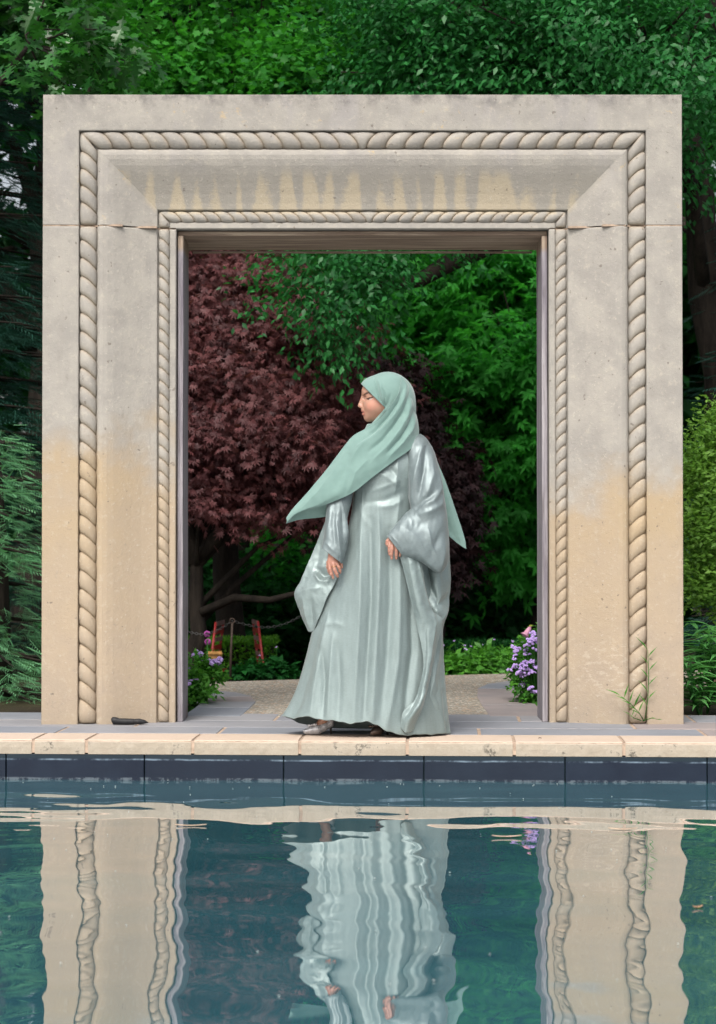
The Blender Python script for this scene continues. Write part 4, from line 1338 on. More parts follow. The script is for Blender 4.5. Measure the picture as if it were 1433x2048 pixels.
SKIN_C = np.array([0.50, 0.275, 0.195])
def build_woman():
    root = empty('person', tuple(float(v) for v in (*W(735, 1468, YPERS)[:2], 0)))
    tag(root, 'woman in a silver sage satin gown and mint headscarf looking left at the pool edge', 'person')
    # ---------------- body
    f = Field((600, 742, -80), (905, 1474, 92), 1.25)
    f.ell((777, 790, 0), (42, 41, 33), 6)
    f.ell((753, 809, 0), (28, 33, 27), 10)
    f.ell((744, 783, 0), (20.5, 21, 25), 8)
    f.ell((744, 829, 0), (15.5, 13.5, 15), 8)
    f.ell((737.5, 835.5, 0), (8.8, 8.2, 9), 5)
    for s in (1, -1):
        f.ell((746, 812, 15 * s), (13, 12, 11), 7)
        f.cap((728.5, 787.5, 5 * s), (739, 787.5, 19 * s), 2.6, 2.8, 4)
        f.ell((728, 795.5, 12.5 * s), (6.4, 5.2, 8), 3, True)
        f.ell((736.2, 796.6, 12.5 * s), (5.4, 4.6, 6.2), 1.2)
        f.ell((725.2, 813.8, 4.6 * s), (4.4, 3.6, 3.4), 2)
    f.cap((727.5, 791, 0), (721.4, 809, 0), 3.2, 4.2, 4.5)
    f.ell((720.8, 811.6, 0), (4.6, 4.3, 4.6), 2.5)
    f.ell((727.8, 819.5, 0), (5, 5, 9), 3)
    f.ell((727.4, 822.6, 0), (4.6, 2.4, 8.2), 1.6)
    f.ell((728.4, 828.4, 0), (4.4, 2.9, 7.6), 1.6)
    f.cap((726, 825.3, -6.5), (731.5, 825.3, 6.8), 0.7, 0.7, 0.8, True)
    f.cap((726, 825.3, 6.5), (731.5, 825.3, -6.8), 0.7, 0.7, 0.8, True)
    f.cap((770, 838, -2), (778, 885, -4), 20, 21, 8)
    # torso, pelvis
    f.cap((720, 905, -2), (838, 900, -6), 20, 20, 14)
    f.ell((773, 945, 2), (50, 58, 34), 18)
    f.ell((768, 1010, 0), (40, 48, 28), 20)
    f.ell((766, 1080, 0), (56, 52, 38), 20)
    # legs: weight on the right one, the other stepping to the left
    f.chain([(742, 1100, 4), (706, 1262, 18), (662, 1400, 6), (648, 1438, 2)], [30, 22, 13, 9.5], 8)
    f.chain([(790, 1100, 0), (784, 1265, 12), (766, 1405, 22), (762, 1438, 24)], [30, 22, 13, 9.5], 8)
    f.chain([(648, 1436, 0), (640, 1450, 2), (628, 1459, 6), (618, 1463, 9)], [8.6, 7, 5, 3], 5)
    f.chain([(762, 1438, 24), (758, 1450, 30), (752, 1460, 38), (748, 1464, 43)], [8.6, 7, 5, 3], 5)
    # arms
    f.chain([(722, 908, -2), (684, 1005, 12), (668, 1092, 46), (665, 1112, 52)], [19, 14, 10, 8.5], 6)
    f.chain([(838, 903, -6), (872, 1030, 14), (810, 1070, 62), (799, 1076, 66)], [19, 14.5, 10, 8.5], 6)
    # hand at the left: back of the hand towards the camera, fingers hanging down
    f.ell((665.5, 1121, 55), (10.5, 13, 5.5), 4, rot=0.15)
    lf = [([(659, 1127, 55), (660.5, 1139, 58), (664, 1148, 58), (667, 1156, 55)], 3.6),
          ([(667, 1128, 58), (670, 1140, 61), (674, 1148, 60), (676, 1153, 57)], 3.7),
          ([(673, 1126, 56), (678, 1135, 57), (680, 1141, 55), (681, 1145, 52)], 3.4),
          ([(656.5, 1124, 52), (656, 1134, 52), (658.5, 1143, 51), (661, 1149, 48)], 3.1),
          ([(673, 1114, 52), (680, 1122, 50), (683, 1130, 48), (684, 1135, 46)], 3.7)]
    for pts, r in lf: f.chain(pts, [r * 1.12, r, r * .92, r * .75], 1.4)
    # hand at the right: resting on the hip, four fingers down, thumb forward
    f.ell((790, 1080, 68), (10.5, 11.5, 5.2), 4, rot=-0.5)
    rf = [([(781, 1083, 70), (779, 1094, 73), (779, 1102, 72), (779.5, 1109, 69)], 3.4),
          ([(786.5, 1086, 71), (784.5, 1099, 74), (783.5, 1109, 73), (784, 1117, 70)], 3.7),
          ([(793, 1089, 71), (793.5, 1101, 74), (793, 1110, 72), (793, 1117, 69)], 3.6),
          ([(798.5, 1090, 69), (801, 1100, 71), (801, 1107, 69), (800, 1112, 66)], 3.2),
          ([(781, 1075, 68), (775.5, 1082, 70), (774.5, 1087, 69), (774.5, 1091, 67)], 3.5)]
    for pts, r in rf: f.chain(pts, [r * 1.12, r, r * .92, r * .75], 1.4)
    V, F = f.mesh()
    V = smooth_verts(V, F, 1)
    me = mesh_np('body', PW(V), F[:, ::1], True)
    C = np.tile(SKIN_C, (len(V), 1))
    P2 = V[:, :2]; side = np.abs(V[:, 2])
    def paint(m, col, a=1.0): C[m] = C[m] * (1 - a) + np.array(col) * a
    head = V[:, 1] < 850
    d, t, _ = polydist(P2, [(730, 789.0), (734, 786.2), (739, 785.2), (747, 789.5)])
    paint(head & (d < 1.75) & (side > 5) & (V[:, 0] < 752), (0.035, 0.02, 0.014), .9)
    d, t, _ = polydist(P2, [(736.5, 798.4), (738.8, 798.4)])
    paint(head & (d < 1.5) & (side > 6) & (V[:, 0] < 752), (0.012, 0.008, 0.007), .95)
    d, t, _ = polydist(P2, [(740.5, 798.4), (743.5, 797.6)])
    paint(head & (d < 1.2) & (side > 6), (0.52, 0.46, 0.43), .8)
    d, t, _ = polydist(P2, [(734.5, 796.8), (738, 796.2), (742, 795.6), (746.5, 794.6)])
    paint(head & (d < 1.25) & (side > 6) & (V[:, 0] < 752), (0.012, 0.008, 0.007), .95)
    lip = head & (V[:, 0] < 736) & (V[:, 1] > 820.6) & (V[:, 1] < 831.5) & (side < 10)
    paint(lip, (0.45, 0.155, 0.13), .75)
    d, _, _ = polydist(P2, [(744, 812), (752, 806)])
    paint(head & (d < 9), (0.60, 0.26, 0.19), .4)
    hand = (V[:, 1] > 1055) & (V[:, 1] < 1165)
    paint(hand, (0.42, 0.205, 0.15), .8)
    tips = np.array([p[0][-1][:2] for p in lf + rf])
    for q in tips:
        dd = np.linalg.norm(P2 - (q - np.array([0, 1.5])), axis=1); paint((dd < 2.1) & (V[:, 2] > 45), (0.66, 0.36, 0.28), .7)
    color_attr(me, "Col", C)
    link('body', me, SKIN, root)

    # ---------------- gown
    spec = [(752, 868, 828, 868, -4, 18, 26), (722, 890, 852, 888, -4, 32, 36), (712, 920, 856, 918, -2, 42, 42), (706, 955, 846, 955, 0, 47, 44), (707, 1000, 836, 1000, 0, 42, 40),
            (700, 1045, 840, 1045, 0, 45, 44), (688, 1090, 850, 1090, 0, 50, 50), (670, 1140, 858, 1140, 2, 53, 54), (646, 1200, 866, 1200, 4, 56, 58), (627, 1260, 872, 1260, 4, 60, 62),
            (613, 1320, 878, 1320, 4, 65, 67), (598, 1375, 884, 1375, 4, 70, 72), (583, 1415, 888, 1415, 4, 74, 77), (567, 1446, 892, 1446, 4, 77, 82)]
    nu, nv = 300, 230
    G, ph = rings(spec, nu, nv)
    vv = np.linspace(0, 1, nv)[:, None]
    # hem line: lifted over the feet at the left, resting on the ground at the right
    xf = G[-1, :, 0]
    front = np.interp(xf, [567, 585, 610, 640, 670, 705, 735, 757, 775, 800, 850, 892], [1433, 1436, 1434, 1438, 1443, 1447, 1444, 1450, 1464, 1470, 1470, 1466])
    backy = np.interp(xf, [567, 600, 625, 660, 892], [1433, 1446, 1452, 1456, 1460])
    w = np.clip((np.sin(ph) + 0.12) / 0.3, 0, 1)
    front = front + 1.3 * np.sin(xf * 0.11) + 0.7 * np.sin(xf * 0.27 + 1.0)
    hem = front * w + backy * (1 - w)
    low = np.clip((vv - 0.62) / 0.38, 0, 1) ** 1.6
    G[..., 1] = G[..., 1] + low * (hem - 1446)[None, :]
    # soft flutes growing towards the hem, all round
    cx = G.mean(axis=1, keepdims=True)
    fl = np.sin(ph * 9 + 0.6) * 0.5 + np.sin(ph * 14 + 2.0 + 3 * vv) * 0.35 + np.sin(ph * 5 + 1) * 0.3
    amp = np.clip((vv - 0.35) / 0.65, 0, 1) ** 1.3 * 5.5
    rad = unit((G - cx) * np.array([1, 0, 1]))
    frontness = np.clip(np.sin(ph), 0, 1)
    G += rad * (amp * fl * (1 - 0.82 * frontness))[..., None]
    folds = [
        ([(726, 1015), (724, 1110), (722, 1200), (717, 1310), (708, 1445)], 8.0, 20, 7),
        ([(757, 1010), (761, 1100), (758, 1200), (752, 1310), (745, 1440)], 7.0, 12, 7),
        ([(800, 1130), (800, 1230), (797, 1320), (785, 1400), (772, 1465)], 8.0, 17, 7),
        ([(656, 1236), (645, 1300), (632, 1370), (622, 1432)], 7.0, 12, 6),
        ([(667, 1268), (662, 1340), (656, 1436)], 5.5, 6, 6),
        ([(690, 1120), (672, 1200), (655, 1250)], -3.0, 14),
        ([(742, 1040), (743, 1200), (735, 1330), (728, 1440)], -6.0, 7),
        ([(778, 1060), (782, 1180), (775, 1320), (762, 1440)], -6.0, 9),
        ([(645, 1300), (650, 1360), (646, 1436)], -4.5, 5),
        ([(822, 1150), (826, 1300), (808, 1440)], -8.0, 8),
        ([(676, 1290), (680, 1360), (676, 1440)], -4.0, 7),
        ([(690, 1252), (668, 1246), (648, 1250)], 2.0, 5),
        # bodice: tension folds from the arm at the right
        ([(735, 985), (765, 975), (800, 960)], 3.2, 5), ([(730, 1005), (770, 1000), (806, 985)], -2.8, 6), ([(760, 1015), (785, 1012), (805, 1000)], 2.6, 5),
        ([(750, 940), (775, 955), (798, 972)], 3.0, 5), ([(770, 930), (790, 945), (802, 965)], -2.5, 5), ([(795, 915), (795, 945), (790, 985)], 4.0, 6), ([(800, 990), (795, 1030), (792, 1075)], 4.0, 6, 10),
        ([(722, 985), (717, 1030), (712, 1060)], -2.5, 7), ([(715, 1000), (730, 1040), (745, 1060)], 1.6, 8),
    ]
    G = apply_folds(G, folds, True, 0.45, 1, ridge=0.4)
    gown = grid_obj('gown', G, SATIN, root, True)

    # ---------------- sleeves
    sl = [(676, 925, 722, 930, 2, 22, 20), (662, 960, 710, 965, 10, 22, 18), (655, 1000, 704, 1002, 20, 22, 18), (652, 1035, 695, 1038, 30, 22, 18), (649, 1068, 697, 1068, 40, 22, 17), (646, 1085, 693, 1098, 46, 20, 15), (644, 1096, 684, 1127, 52, 15, 12)]
    G, ph = rings(sl, 110, 110)
    G = apply_folds(G, [([(680, 985), (688, 1025), (694, 1060), (692, 1085)], 4, 3.5), ([(673, 1040), (677, 1080), (682, 1115)], 4.0, 4), ([(662, 1005), (660, 1040), (653, 1080)], 3.5, 4, 7), ([(668, 1000), (668, 1050), (670, 1090)], -3.0, 5),
                        ([(652, 1085), (664, 1098), (680, 1112)], 2.0, 4), ([(685, 1000), (686, 1050), (688, 1090)], -3.0, 4)], True, 0.9, 4, (0.08, 0.03))
    o = grid_obj('sleeve', G, SHEER, root, True, 0.0016); o['label'] = 'narrow sheer sleeve over the lowered arm'
    sr = [(826, 868, 842, 868, -4, 8, 10), (812, 876, 850, 874, 0, 22, 26), (804, 895, 861, 888, 4, 32, 32), (802, 915, 869, 905, 8, 36, 32), (806, 950, 880, 945, 18, 38, 32), (816, 990, 888, 990, 28, 38, 30), (822, 1012, 896, 1045, 38, 36, 28), (820, 1020, 898, 1115, 46, 34, 26),
          (812, 1026, 880, 1146, 54, 30, 24), (800, 1040, 846, 1126, 62, 26, 20), (786, 1057, 822, 1115, 68, 18, 15), (774, 1071, 806, 1112, 71, 10, 9)]
    G, ph = rings(sr, 170, 200)
    G = apply_folds(G, [([(846, 885), (835, 930), (826, 980), (824, 1010)], 6.5, 7, 10), ([(862, 905), (866, 950), (850, 1005)], 5.0, 6, 9), ([(853, 890), (848, 940), (836, 1000)], -6.0, 6), ([(814, 905), (812, 950), (818, 1000)], -5.5, 6),
                        ([(806, 900), (803, 945), (812, 990), (818, 1012)], 4.0, 5), ([(876, 935), (880, 980), (866, 1002), (842, 1012)], 5.5, 6), ([(870, 985), (850, 1000), (830, 1018)], -6.0, 6), ([(886, 990), (882, 1010), (862, 1022), (838, 1030)], 5.0, 6),
                        ([(880, 1030), (850, 1045), (815, 1060)], -2.0, 9), ([(858, 1060), (862, 1085), (872, 1110)], 5.0, 5), ([(888, 1060), (870, 1090), (862, 1120)], -3.5, 7), ([(800, 1050), (830, 1070), (850, 1100)], 2.0, 9), ([(890, 1090), (886, 1120), (880, 1140)], 4, 6),
                        ([(780, 1068), (796, 1085), (808, 1105)], 1.6, 3)], True, 0.9, 5, (0.06, 0.03))
    o = grid_obj('sleeve', G, SHEER, root, True, 0.0016); o['label'] = 'wide gathered sleeve over the bent arm'

    # ---------------- hanging panels of the gown
    left = [[(672, 985, -8), (684, 985, -4), (700, 985, 0)], [(651, 1042, -6), (668, 1042, 0), (692, 1042, 6)], [(621, 1118, -4), (645, 1118, 8), (688, 1118, 16)], [(602, 1162, 0), (630, 1164, 20), (672, 1164, 30)],
            [(590, 1187, 2), (618, 1192, 22), (656, 1192, 34)], [(598, 1218, 2), (616, 1224, 18), (644, 1222, 32)], [(608, 1242, 4), (618, 1246, 14), (634, 1246, 28)], [(617, 1262, 8), (621, 1264, 12), (628, 1262, 20)]]
    G = patch(left, 70, 130)
    G = apply_folds(G, [([(642, 1050), (615, 1130), (597, 1180)], 2.5, 5), ([(636, 1140), (648, 1150), (660, 1148), (666, 1140)], -9, 7), ([(630, 1148), (640, 1162), (655, 1164), (664, 1152)], 6, 4), ([(634, 1132), (650, 1134), (662, 1130)], 4, 4), ([(594, 1188), (620, 1178), (645, 1176)], 4, 7),
                        ([(606, 1195), (612, 1225), (620, 1258)], 4, 4), ([(622, 1200), (624, 1235), (626, 1255)], -4, 5), ([(640, 1080), (638, 1120), (632, 1140)], -4, 7)], False, 1.3, 7, (0.06, 0.03))
    o = grid_obj('hanging_panel', G, SATIN, root); o['label'] = 'gathered side panel hanging below the lowered arm'
    right = [[(826, 884, -14), (842, 880, -14), (852, 880, -20)], [(836, 920, -10), (858, 918, -8), (871, 916, -20)], [(842, 960, -8), (864, 960, -4), (882, 960, -18)], [(846, 1010, -6), (870, 1010, 0), (890, 1010, -16)], [(850, 1060, -4), (874, 1060, 4), (897, 1060, -14)], [(846, 1110, 0), (874, 1110, 14), (899, 1110, -10)],
             [(842, 1160, 8), (874, 1160, 24), (901, 1160, -6)], [(842, 1205, 16), (876, 1205, 30), (900, 1205, -2)], [(846, 1236, 22), (872, 1238, 34), (892, 1236, 4)], [(848, 1262, 26), (868, 1264, 34), (885, 1262, 6)], [(848, 1310, 30), (868, 1310, 34), (886, 1310, 4)],
             [(842, 1380, 36), (868, 1380, 36), (891, 1380, 2)], [(828, 1430, 44), (864, 1432, 40), (897, 1430, 2)], [(812, 1466, 50), (858, 1469, 42), (902, 1467, 2)]]
    G = patch(right, 90, 220)
    G = apply_folds(G, [([(872, 930), (884, 1000), (892, 1080), (896, 1160)], 3, 4), ([(880, 1000), (882, 1080), (888, 1150)], -4, 6), ([(853, 1140), (862, 1180), (880, 1210), (896, 1195)], -8, 8), ([(868, 1228), (884, 1238), (896, 1215)], 6, 5), ([(862, 1220), (874, 1232), (886, 1240)], -5, 5),
                        ([(884, 1240), (878, 1300), (866, 1370), (850, 1430)], 4, 5), ([(868, 1250), (864, 1300), (856, 1360)], -5, 7), ([(884, 1290), (886, 1370), (894, 1450)], 3.5, 5), ([(866, 1390), (880, 1430), (890, 1460)], 3, 6), ([(850, 1400), (862, 1440), (870, 1466)], -4, 7)], False, 1.6, 9, (0.05, 0.02))
    o = grid_obj('hanging_panel', G, SATIN, root); o['label'] = 'long side panel falling from the bent arm to the ground'
    rib = [[(799, 1106, 62), (818, 1110, 70), (842, 1120, 60)], [(806, 1135, 63), (826, 1138, 73), (846, 1140, 60)], [(814, 1170, 64), (834, 1170, 74), (850, 1172, 58)], [(824, 1212, 64), (844, 1214, 73), (864, 1220, 54)], [(834, 1252, 64), (858, 1248, 68), (884, 1240, 44)],
           [(843, 1290, 66), (858, 1290, 70), (876, 1285, 48)], [(846, 1330, 68), (855, 1332, 74), (866, 1328, 54)], [(840, 1370, 70), (848, 1374, 79), (857, 1372, 62)], [(826, 1402, 73), (838, 1410, 84), (848, 1408, 66)], [(806, 1425, 74), (820, 1440, 86), (836, 1436, 70)], [(802, 1455, 74), (812, 1466, 82), (826, 1462, 70)]]
    G = patch(rib, 60, 170)
    G = apply_folds(G, [([(836, 1118), (846, 1170), (858, 1215)], 3, 3), ([(818, 1120), (832, 1190), (846, 1250)], 3, 6), ([(806, 1130), (822, 1200), (838, 1280)], -3, 4), ([(866, 1225), (872, 1245), (862, 1300), (852, 1370)], 4, 4), ([(850, 1250), (852, 1300), (846, 1360)], -4, 5), ([(852, 1375), (838, 1410), (815, 1445)], 5, 4), ([(840, 1385), (822, 1415), (806, 1440)], -5, 5)], False, 1.2, 11, (0.06, 0.03))
    o = grid_obj('hanging_panel', G, SATIN, root); o['label'] = 'twisted fold running from the cuff down to the hem'

    # ---------------- headscarf
    h = Field((690, 738, -75), (860, 935, 75), 1.4)
    h.ell((776, 789, 0), (49.5, 45.5, 40), 6)
    h.ell((800, 815, -3), (32, 48, 36), 16)
    h.ell((746, 778, 0), (26, 24, 31), 8)
    h.cap((792, 820, -4), (806, 880, -10), 32, 30, 14)
    h.cap((758, 838, 4), (752, 872, 6), 18, 26, 12)
    h.ell((772, 892, -4), (68, 26, 42), 18)
    # open in front of the face: a wedge bounded by the scarf's edge
    sl_, X, Y, Z = h.box(h.lo, h.lo + (h.n - 1) * h.h)
    a1 = ((X - 721.5) * (816 - 767) - (Y - 767) * (771 - 721.5)) / math.hypot(771 - 721.5, 816 - 767)      # below-left of the upper edge: negative
    a2 = ((Y - 846) * (771 - 744) + (X - 744) * (846 - 816)) / math.hypot(771 - 744, 846 - 816)             # above-left of the lower edge: negative
    a3 = Y - 847.5
    wedge = np.maximum(np.maximum(a1, np.minimum(a2, 50)), a3) + 0 * Z
    wedge = np.maximum(wedge, -(X - 690))
    h.merge(sl_, wedge.astype(np.float32), 1.5, True)
    V, F = h.mesh()
    V = smooth_verts(V, F, 2)
    # creases of the cap
    T = V.copy()
    for pts, am, w_ in (([(749, 754), (755, 775), (762, 800), (771, 815)], -5.0, 2.6), ([(755, 752), (762, 775), (770, 805)], 3.2, 4), ([(764, 776), (771, 795), (773, 812)], -4.4, 2.6), ([(780, 790), (777, 805), (773, 816)], -2.6, 3), ([(722, 768), (740, 784), (757, 803), (770, 817)], 1.3, 2.0), ([(742, 848), (757, 838), (772, 822)], 1.2, 3)):
        d, t, _ = polydist(V[:, :2], pts)
        k = am * np.sin(math.pi * np.clip(t * .96 + .02, 0, 1)) ** .5 * np.exp(-(d / w_) ** 2) * (V[:, 2] > 0)
        T[:, 2] += k
    link('headscarf', mesh_np('headscarf', PW(T), F, True), SCARF, root)
    wrap = [[(803, 752, 22), (813, 766, 22), (821, 782, 14), (826, 798, 4)],
            [(797, 786, 44), (812, 796, 36), (823, 812, 26), (831, 828, 4)],
            [(778, 816, 46), (800, 830, 43), (820, 848, 34), (838, 866, 8)],
            [(757, 842, 45), (782, 862, 50), (804, 882, 48), (826, 894, 34)],
            [(731, 858, 40), (753, 884, 54), (772, 912, 56), (790, 921, 51)],
            [(706, 872, 36), (720, 902, 54), (732, 936, 60), (745, 955, 56)],
            [(685, 898, 34), (696, 928, 52), (704, 960, 58), (711, 982, 54)],
            [(657, 935, 32), (666, 958, 48), (672, 985, 54), (680, 998, 50)],
            [(620, 980, 34), (627, 992, 42), (634, 1008, 44), (640, 1013, 40)],
            [(586, 1018, 36), (590, 1022, 40), (594, 1026, 41), (598, 1023, 38)],
            [(573, 1036, 36), (574, 1040, 38), (574, 1044, 38), (573, 1047, 36)]]
    G = patch(wrap, 90, 190)
    G = apply_folds(G, [([(812, 772), (806, 800), (788, 830), (764, 858), (735, 880), (715, 893)], 4.86, 4, 7), ([(822, 800), (814, 832), (798, 862), (774, 893), (748, 918)], 5.67, 5, 8), ([(830, 832), (824, 858), (806, 884), (780, 912)], 4.73, 4, 7),
                        ([(806, 780), (798, 806), (778, 834), (752, 862), (722, 886)], -4.73, 4), ([(818, 790), (808, 824), (790, 850), (766, 880), (740, 902)], -5.40, 5), ([(826, 820), (818, 850), (802, 876), (776, 905)], -4.73, 4),
                        ([(740, 870), (725, 890), (712, 905), (702, 925)], 4.05, 7), ([(700, 905), (690, 940), (672, 975)], -4.05, 9), ([(735, 920), (712, 945), (696, 985)], 4.05, 8), ([(690, 905), (672, 940), (640, 980), (605, 1015)], 3.38, 8), ([(715, 900), (700, 950), (690, 985)], -2.70, 7),
                        ([(800, 755), (795, 787), (777, 817), (756, 843), (730, 858)], 2.16, 2.5)], False, 0.8, 13, (0.03, 0.03), ridge=0.0)
    grid_obj('scarf_drape', G, SCARF, root, False, 0.0018)['label'] = 'long end of the headscarf swept across the chest'
    under = [[(573, 1047, 35), (585, 1030, 33), (600, 1020, 32), (640, 1010, 30), (672, 998, 28)], [(574, 1047, 33), (590, 1034, 26), (605, 1028, 22), (640, 1024, 18), (672, 1015, 14)], [(575, 1046, 30), (592, 1041, 22), (610, 1038, 18), (640, 1035, 12), (672, 1030, 8)]]
    G = patch(under, 50, 24)
    grid_obj('scarf_underside', G, SCARF, root, False, 0.0016)
    tail = [[(850, 900, -34), (866, 898, -40)], [(862, 935, -34), (878, 930, -44)], [(874, 980, -32), (896, 975, -44)], [(884, 1030, -34), (914, 1028, -46)], [(890, 1062, -36), (926, 1064, -46)], [(908, 1080, -40), (931, 1082, -46)], [(926, 1094, -44), (933, 1098, -46)]]
    G = patch(tail, 40, 90)
    G = apply_folds(G, [([(880, 950), (902, 1020), (922, 1085)], 3, 6), ([(880, 1000), (900, 1060), (920, 1090)], -3, 6)], False, .8, 15, (.05, .03))
    grid_obj('scarf_tail', G, SCARF, root, False, 0.0018)['label'] = 'free end of the headscarf flying out behind the back'

    # ---------------- shoes
    silver = plain("silver_leather", (0.72, 0.72, 0.75), 0.35, 0.35, 0.5, 0.15, 300, 0.3, 0.001)
    bronze = plain("bronze_leather", (0.16, 0.12, 0.10), 0.3, 0.7, 0.5, 0.2, 300, 0.3, 0.001)
    def shoe(label, toe, ball, heel, mat):
        t, b, hl = np.array(toe, float), np.array(ball, float), np.array(heel, float)
        g = Field(np.minimum(np.minimum(t, b), hl) - 22, np.maximum(np.maximum(t, b), hl) + 22, 0.9)
        ax = (b - t) / np.linalg.norm(b - t)
        md = (b + hl) / 2 + np.array([0, 0.5, 0])
        g.cap(t, t + (b - t) * .5, 5.0, 8.0, 4); g.cap(t + (b - t) * .5, b, 8.0, 9.6, 4); g.cap(b, md, 9.6, 9.0, 5); g.cap(md, hl, 9.0, 8.6, 5)
        g.cap(hl, hl + np.array([2, -7, 0]), 8.6, 8.2, 3)
        # opening for the foot
        g.cap(b + np.array([-1, -13.5, 0]), hl + np.array([0, -14, 0]), 8.0, 7.4, 1.2, True)
        # flat sole
        sl2, X, Y, Z = g.box(g.lo, g.lo + (g.n - 1) * g.h)
        gy = HOR + CAM_H * FPX / (YPERS - Z * MPP)
        g.merge(sl2, (gy - 0.4 - Y + 0 * X).astype(np.float32), 0, True)
        V, F = g.mesh(); V = smooth_verts(V, F, 1)
        o = link('shoe', mesh_np('shoe', PW(V), F, True), mat, root); o['label'] = label
        gyh = HOR + CAM_H * FPX / (YPERS - hl[2] * MPP)
        mb = MB(); p0 = PW(hl + np.array([2, 2, 0])); p1 = PW(np.array([hl[0] + 4, gyh - 0.2, hl[2]]))
        p2 = p0 * .6 + p1 * .4
        mb.tube([p0, p2, p1], [0.013, 0.0058, 0.0050], 10); mb.build('stiletto_heel', plain("dark_heel", (0.05, 0.045, 0.04), 0.35), o)
        bb = PW(b + np.array([-9, -9.5, 7])); mb = MB()
        for s in (-1, 1):
            mb.ball(tuple(bb + np.array([0.011 * s, -0.004, 0.002 * s])), (0.013, 0.006, 0.006), 8, 5)
        mb.ball(tuple(bb + np.array([0, -0.009, 0])), (0.0045, 0.004, 0.005), 6, 5)
        mb.build('bow', mat, o)
    shoe('silver pump with a bow and a stiletto heel', (612, 1463, 10), (634, 1459, 5), (659, 1447, -5), silver)
    shoe('bronze pump half hidden under the hem', (745, 1466, 46), (756, 1461, 36), (772, 1447, 16), bronze)
    # ring on a finger of the lowered hand
    mb = MB(); c = PW((668.5, 1133.5, 59.5)); r = 3.9 * MPP
    pts = [c + np.array([r * math.cos(a), r * math.sin(a), 0.0006 * math.sin(2 * a)]) for a in np.linspace(0, 2 * math.pi, 17)]
    mb.tube([tuple(p) for p in pts], 0.0011, 6, False); mb.ball(tuple(c + np.array([0, -r - 0.001, 0])), 0.002, 6, 5)
    mb.build('ring', plain("gold", (0.75, 0.5, 0.2), 0.25, 1.0), root)
build_woman()

# ------------------------------------------------------------------ garden plants and small things
FL_PURPLE = plain("lilac_petal", (0.56, 0.40, 0.82), 0.7, var=0.2, scale=60)
FL_PINK = plain("pink_petal", (0.62, 0.30, 0.42), 0.6, var=0.15, scale=40)
FL_MAG = plain("magenta_petal", (0.45, 0.08, 0.38), 0.7, var=0.2, scale=60)
IRON = plain("rusty_iron", (0.06, 0.04, 0.03), 0.7, 0.3, scale=60)
RED = plain("red_paint", (0.35, 0.02, 0.02), 0.45, var=0.2, scale=30)
BLACK = plain("black_nylon", (0.016, 0.016, 0.018), 0.6, var=0.3, scale=60, bump=0.4)
PINE = plain("varnished_pine", (0.42, 0.22, 0.07), 0.5, var=0.2, scale=30)

def flower_head():
    rg = np.random.default_rng(5); mb = MB()
    for k in range(14):
        u = unit(rg.normal(size=3)); u[2] = abs(u[2]) * .8 - .15
        mb.ball(tuple(u * 0.010), (0.0048, 0.0048, 0.0036), 5, 4)
    me = bpy.data.meshes.new('flower_head'); me.from_pydata(mb.v, [], mb.f); me.update(); me.materials.append(FL_PURPLE)
    return me
HEAD = flower_head()

def flower_plant(name, label, cx, cy, spots, blobs, per, size, scale, seed, group=None, mat=None):
    rg = np.random.default_rng(seed)
    base = Vector((cx, cy, gz(cx, cy)))
    root = empty(name, base); tag(root, label, 'plant', group)
    inv = parent_matrix(root).inverted()
    mb = MB()
    for s in spots:
        e = Vector(s); m = (base * .45 + e * .55) + Vector(rg.normal(0, .015, 3)); m.z = base.z + (e.z - base.z) * .5
        mb.tube([base + Vector((rg.normal(0, .02), rg.normal(0, .02), -.01)), m, e], [.005, .004, .0018], 5, False)
    mb.build('stem', L_BED, root)
    a = cloud(rg, blobs, per, 5, size, spread=.07, shell=.15, flat=.6, droop=.1)
    link('foliage', leaf_mesh('foliage', *a, 'simple'), mat or L_BED, root)
    for s in spots:
        o = bpy.data.objects.new('flower_head', HEAD); COL.objects.link(o); o.parent = root; o.matrix_parent_inverse = inv
        o.location = s; o.scale = [scale * rg.uniform(.8, 1.3)] * 3; o.rotation_euler = (rg.uniform(-.5, .5), rg.uniform(-.5, .5), rg.uniform(0, 6))
    return root

